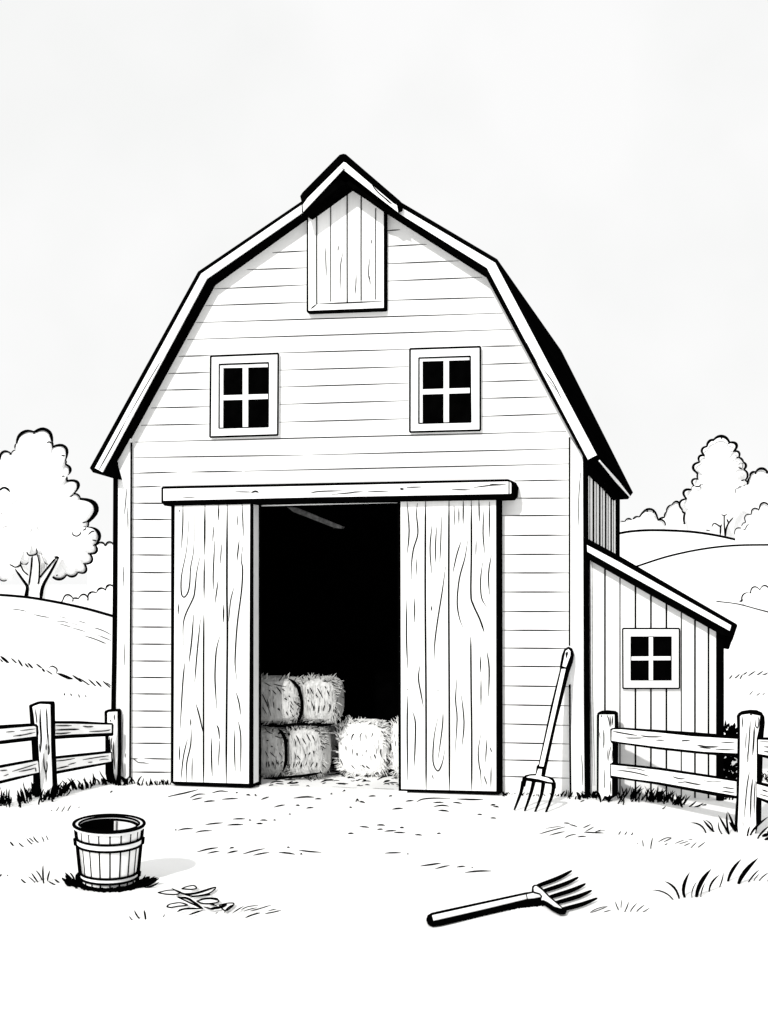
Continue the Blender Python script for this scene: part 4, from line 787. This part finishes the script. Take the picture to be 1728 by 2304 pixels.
# leafy straw clump on the yard
m = MB(); GL = Plane((0, 0, .02), (0, 0, -1))
for p in [[(843, 543), (890, 532), (935, 530), (957, 543), (940, 553), (880, 551)], [(970, 523), (990, 513), (1032, 505), (1048, 520), (1020, 526)], [(890, 618), (905, 605), (960, 597), (1000, 610), (950, 616), (910, 623)], [(980, 550), (1040, 545), (1140, 516), (1145, 525), (1110, 548), (1030, 562)], [(1050, 588), (1110, 574), (1165, 585), (1150, 598), (1085, 602)], [(1170, 610), (1210, 600), (1247, 600), (1235, 620), (1200, 640)], [(950, 568), (1010, 578), (1080, 628), (1040, 610)]]:
    px = G1(*p); m.prism([GL(q) for q in px], Vector((0, 0, -.018)), GROUND); m.stroke(GL, curve(px + [px[0]], 3), 2.6, taper=0, smooth=False)
for st, w in [([(915, 518), (955, 540), (990, 552), (1055, 545), (1145, 516)], 3.4), ([(1015, 568), (1070, 560), (1115, 555), (1112, 545)], 3), ([(950, 568), (1000, 575), (1040, 600), (1080, 625)], 4), ([(945, 645), (985, 630), (1078, 628)], 3.6), ([(1005, 662), (1080, 637)], 3.4), ([(1050, 588), (1090, 576), (1150, 575), (1168, 590)], 3.4), ([(1120, 628), (1170, 625), (1210, 605)], 5), ([(1085, 618), (1130, 632), (1145, 628)], 3), ([(1195, 650), (1215, 625), (1245, 605)], 2.6), ([(1150, 655), (1162, 645)], 1.4), ([(1238, 652), (1300, 614)], 2.4), ([(1285, 635), (1320, 618), (1378, 610)], 2), ([(1300, 640), (1370, 622)], 2), ([(1335, 640), (1380, 630), (1448, 608)], 2.2), ([(1308, 677), (1345, 662), (1388, 650)], 3), ([(1412, 655), (1455, 648), (1500, 637)], 2.4), ([(1430, 640), (1475, 630)], 2), ([(1110, 600), (1160, 615)], 3)]:
    m.stroke(Plane((0, 0, .024), (0, 0, -1)), G1(*st), w)
m.build('leaf_clump', kind='stuff', label='flattened clump of dry leaves and straw right of the bucket', category='leaves')

# ---------------------------------------------------------------- grass
GR = MB()
def blade(base, tip, w, mm=None, bend=0.0, mid=None):
    """standing blade of grass: foot on the ground at pixel base, tip above it"""
    b = G(base); M = Plane(b, F)
    tv = M(tip)
    if tv.z < .003: tv = G(tip)
    if mid is not None: mv = M(mid)
    else:
        mx_ = ((base[0] + tip[0]) / 2 + (tip[1] - base[1]) * bend, (base[1] + tip[1]) / 2 - (tip[0] - base[0]) * bend); mv = M(mx_)
        if tv.z < .003 or mv.z < 0: mv = (b + tv) / 2
    pts = []; rr = []
    for i in range(7):
        t = i / 6; pts.append(b * (1 - t) ** 2 + (mv * 2 - (b + tv) / 2) * 2 * t * (1 - t) + tv * t * t)
        rr.append(w * .78 * depth(b) / FPX * (.55 + .9 * t) * (1 - t ** 2.5) + .0005)
    GR.tube(pts, rr, mm or INK, 5)
def bl(zf, lst, w):
    for q in lst:
        p = zf(*q[:2]); ww = q[2] if len(q) > 2 else w
        blade(p[0], p[1], ww, bend=random.uniform(-.08, .08))
def tuft(zf, path, n, hmin, hmax, w, lean=(-.5, .5), scat=6, seed=0):
    rnd = random.Random(seed); px = zf(*path)
    for _ in range(int(n * 1.3)):
        u = rnd.random() * (len(px) - 1); k = int(u); k = min(k, len(px) - 2); t = u - k
        x = px[k][0] + (px[k + 1][0] - px[k][0]) * t; y = px[k][1] + (px[k + 1][1] - px[k][1]) * t + rnd.uniform(-scat, scat)
        h = rnd.uniform(hmin, hmax * 1.12); ln = rnd.uniform(*lean)
        blade((x, y), (x + ln * h, y - h), rnd.uniform(.6, 1) * w, bend=rnd.uniform(-.15, .15))
# hill-foot grass, left and right
for a in [[(0, 85), (105, 175), 5], [(0, 125), (35, 165), 2.4], [(135, 112), (205, 178), 2.8], [(220, 125), (280, 218), 3.4], [(305, 175), (355, 232), 3], [(340, 170), (408, 242), 3.6], [(445, 182), (520, 240), 3], [(520, 240), (555, 285), 3.6], [(570, 262), (652, 318), 2.4], [(700, 300), (900, 380), 6], [(895, 322), (1018, 412), 4], [(970, 355), (1115, 452), 2.6], [(1095, 372), (1190, 462), 3], [(1185, 390), (1260, 470), 3.4], [(1270, 392), (1372, 482), 3], [(1320, 415), (1380, 460), 1.8], [(805, 548), (800, 578), 2.4], [(878, 552), (890, 584), 2.4], [(975, 560), (990, 605), 2], [(1060, 572), (1072, 602), 1.6]]:
    p = LF2(a[1], a[0]); blade(p[0], p[1], a[2])
GR.stroke(Plane(G(LF2((700, 310))[0]), F), LF2((610, 235), (650, 215), (700, 240), (712, 270), (698, 305)), 2.6)
for a in [[(1320, 1268), (1350, 1232)], [(1368, 1264), (1415, 1222)], [(1415, 1270), (1440, 1228), ], [(1440, 1232), (1480, 1205)], [(1488, 1243), (1555, 1198)], [(1562, 1236), (1620, 1198)], [(1610, 1235), (1662, 1212)], [(1498, 1408), (1530, 1372)], [(1558, 1414), (1592, 1385)], [(1612, 1408), (1632, 1392)]]:
    bl(LS, [a], 2.4 if a[0][1] < 1300 else 1.6)
# along the left fence and barn foot
tuft(LF, [(-40, 1060), (60, 1085), (180, 1070), (270, 1040), (320, 985)], 42, 12, 32, 3.2, (-.75, .35), 7, 1)
tuft(LF, [(330, 1050), (420, 1040), (500, 1040)], 10, 12, 30, 3.6, (-.2, .6), 4, 2)
tuft(LF, [(500, 1020), (560, 990), (640, 970)], 16, 12, 30, 3.0, (0, .9), 5, 3)
tuft(LF, [(660, 945), (780, 930), (880, 905), (1000, 880), (1090, 885)], 34, 10, 26, 3.4, (-.95, .1), 4, 4)
tuft(LF, [(1090, 895), (1180, 890), (1300, 890), (1400, 895)], 22, 6, 22, 3.4, (-.8, .6), 3, 5)
tuft(LF, [(1400, 895), (1590, 890)], 22, 3, 11, 2.6, (-.8, .8), 2, 6)
bl(LF, [[(475, 1140), (488, 1128), 1.4], [(522, 1140), (550, 1095), 1.6], [(575, 1146), (608, 1092), 1.8], [(632, 1140), (668, 1082), 2], [(730, 1110), (745, 1098), 1.2], [(190, 1108), (158, 940), 4.4], [(265, 1068), (215, 862), 2.4], [(360, 1080), (395, 990), 3.4], [(405, 1040), (412, 985), 1.8], [(448, 1030), (462, 945), 2], [(590, 930), (572, 895), 2.6]], 2)
# right of the doors, shed foot
tuft(RD, [(815, 2185), (850, 2180)], 8, 3, 9, 2.4, (-.8, .8), 2, 7)
tuft(PF, [(10, 1845), (90, 1830), (240, 1850), (400, 1855), (560, 1858), (680, 1860)], 26, 2, 7, 2.2, (-1, 1), 1.5, 8)
tuft(PF, [(680, 1850), (790, 1880), (900, 1890), (1000, 1880), (1090, 1880)], 30, 5, 17, 3.2, (-.9, .7), 3, 9)
tuft(RF, [(90, 910), (160, 920)], 8, 8, 20, 3.4, (0, .8), 2, 10)
tuft(RF, [(340, 930), (500, 925), (620, 935), (780, 945), (900, 965)], 70, 9, 28, 3.0, (-.5, .9), 6, 11)
tuft(RF, [(620, 930), (760, 935), (900, 950)], 22, 10, 24, 3.6, (-.6, .6), 5, 12)
tuft(RF, [(930, 890), (1100, 900), (1230, 915), (1370, 925)], 26, 3, 10, 4, (-1, .5), 3, 13)
bl(RF, [[(735, 1010), (768, 980), 2], [(925, 975), (985, 890), 2.6], [(970, 990), (1035, 938), 3], [(1020, 992), (1100, 955), 3], [(1085, 978), (1125, 968), 3.4], [(840, 975), (880, 900), 3], [(912, 995), (895, 920), 4], [(200, 950), (165, 840), 4], [(268, 950), (280, 880), 5], [(350, 965), (400, 895), 3], [(395, 975), (405, 920), 2.6]], 3)
# big blades round the right post
for base, mid, tip, w in [((1118, 1218), (1068, 1150), (978, 1128), 3.4), ((1188, 1208), (1140, 1160), (1092, 1102), 4.4), ((1180, 1200), (1160, 1140), (1110, 1105), 2.6), ((1260, 1228), (1232, 1180), (1228, 1120), 2.6), ((1318, 1230), (1275, 1150), (1225, 1062), 4.2), ((1320, 1230), (1300, 1120), (1305, 1030), 3.6), ((1375, 1205), (1345, 1120), (1308, 1030), 4.6), ((1378, 1205), (1350, 1160), (1318, 1120), 6), ((1478, 1245), (1488, 1200), (1500, 1158), 3.4), ((1505, 1238), (1560, 1160), (1670, 1070), 4.4), ((1568, 1268), (1610, 1210), (1680, 1150), 3.6), ((1610, 1250), (1640, 1235), (1690, 1225), 6), ((1630, 1280), (1660, 1265), (1700, 1255), 5), ((1650, 1235), (1665, 1200), (1700, 1170), 2.6),
                          ((832, 1800), (750, 1735), (638, 1716), 2.8), ((884, 1790), (840, 1695), (752, 1638), 4.4), ((932, 1780), (925, 1680), (978, 1556), 6.4), ((995, 1782), (1002, 1710), (1040, 1640), 2), ((1034, 1776), (1075, 1650), (1168, 1528), 8), ((1072, 1776), (1085, 1710), (1112, 1650), 2.2), ((1146, 1730), (1170, 1650), (1240, 1580), 3.8), ((1236, 1690), (1258, 1630), (1272, 1562), 2.4), ((1310, 1640), (1350, 1540), (1430, 1442), 6), ((1402, 1662), (1460, 1555), (1578, 1432), 8), ((1488, 1648), (1530, 1590), (1585, 1536), 3), ((1536, 1634), (1558, 1600), (1590, 1572), 1.6), ((1580, 1636), (1620, 1595), (1670, 1560), 2.2), ((1660, 1640), (1700, 1560), (1760, 1500), 4)]:
    p = RF(base, mid, tip); blade(p[0], p[2], w, mid=p[1])
bl(RF, [[(355, 1232), (378, 1200), 2], [(408, 1232), (430, 1202), 2], [(465, 1236), (484, 1210), 2], [(570, 1335), (560, 1275), 2], [(636, 1356), (656, 1252), 2.4], [(985, 1348), (1038, 1295), 1.8], [(1045, 1344), (1115, 1292), 2], [(355, 1892), (325, 1812), 2], [(376, 1870), (382, 1798), 1.6], [(408, 1908), (445, 1815), 2.2], [(458, 1904), (520, 1828), 2], [(512, 1904), (588, 1842), 2], [(565, 1908), (630, 1868), 1.6], [(525, 1315), (520, 1305), 1.6]], 2)
# round the bucket
bl(G1, [[(72, 292), (52, 268), 3], [(126, 297), (98, 272), 2.2], [(172, 284), (140, 250), 2.2], [(178, 270), (152, 248), 2], [(205, 275), (176, 238), 2.4], [(234, 270), (220, 240), 1.8], [(257, 262), (244, 234), 1.6], [(137, 490), (110, 466), 2.6], [(186, 488), (148, 455), 1.8], [(202, 486), (166, 434), 2.6], [(224, 476), (188, 420), 2.4], [(233, 492), (230, 390), 3.2], [(253, 478), (268, 420), 3], [(705, 688), (688, 666), 1.8], [(744, 680), (716, 634), 2.8], [(776, 684), (767, 632), 3.6], [(870, 672), (880, 656), 1.6], [(295, 500), (255, 480), 2.4], [(316, 488), (290, 470), 3], [(0, 455), (8, 440), 3], [(38, 452), (44, 446), 2]], 2)
bl(BK, [[(150, 1390), (35, 1310), 4], [(60, 1310), (-10, 1240), 4], [(230, 1360), (45, 1150), 6], [(215, 1300), (120, 1150), 3], [(270, 1330), (238, 1170), 6], [(390, 1455), (250, 1330), 4], [(460, 1465), (360, 1370), 3.4], [(265, 1425), (215, 1405), 3]], 4)
tuft(BK, [(100, 1370), (240, 1380), (380, 1400)], 34, 8, 20, 7, (-1.0, .1), 3, 20)
tuft(BK, [(1230, 1400), (1320, 1380), (1450, 1360)], 30, 8, 17, 5.5, (.6, 2.0), 4, 21)
tuft(BK, [(330, 1400), (480, 1450), (700, 1475), (950, 1470), (1150, 1440), (1300, 1390)], 120, 2, 9, 8, (-1, 1), 2.5, 22)
bl(BK, [[(1280, 1400), (1415, 1190), 4], [(1300, 1380), (1490, 1215), 5], [(1340, 1380), (1580, 1215), 3], [(1400, 1415), (1650, 1310), 3.4], [(1270, 1415), (1400, 1340), 3]], 4)
# under the lying fork
tuft(GF, [(300, 528), (560, 480), (720, 440), (900, 405), (1060, 385)], 90, 2, 7, 4.5, (-1.8, .6), 2, 30)
tuft(GF, [(780, 425), (900, 400), (1080, 385)], 60, 3, 8, 6, (-1.8, .6), 2.5, 31)
tuft(RF, [(1600, 760), (1700, 770)], 14, 8, 24, 2.4, (-.5, .5), 3, 32)
GR.build('grass', kind='stuff', label='tufts of dark grass blades along the fences, barn foot, bucket and yard', category='grass')

# dark shrub behind the right fence
m = MB(); rn = random.Random(5); base = G(RF((1330, 780))[0]); base.y = YF + 1.0
Ms = front(YF + 1.0)
for _ in range(210):
    x = rn.gauss(1320, 42); y = rn.uniform(300, 760)
    if x > 1430 or x < 1240: continue
    if 300 < y < 340 and rn.random() < .4: continue
    v = Ms(RF((x, y))[0]); v.y += rn.uniform(-.15, .15); d = Vector((rn.uniform(-.7, .7), rn.uniform(-.5, .5), rn.uniform(.1, 1))).normalized() * rn.uniform(.05, .11)
    if v.z < .02: v.z = .02
    m.tube([v, v + d * .5, v + d], [.010, .022, .003], INK, 4)
for st in [[(1285, 340), (1290, 235)], [(1300, 360), (1275, 285)], [(1275, 340), (1262, 250)], [(1310, 720), (1330, 330)]]: m.stroke(Ms, RF(*st), 4)
m.build('shrub', label='small black leafy shrub beside the shed, behind the right fence post', category='shrub')
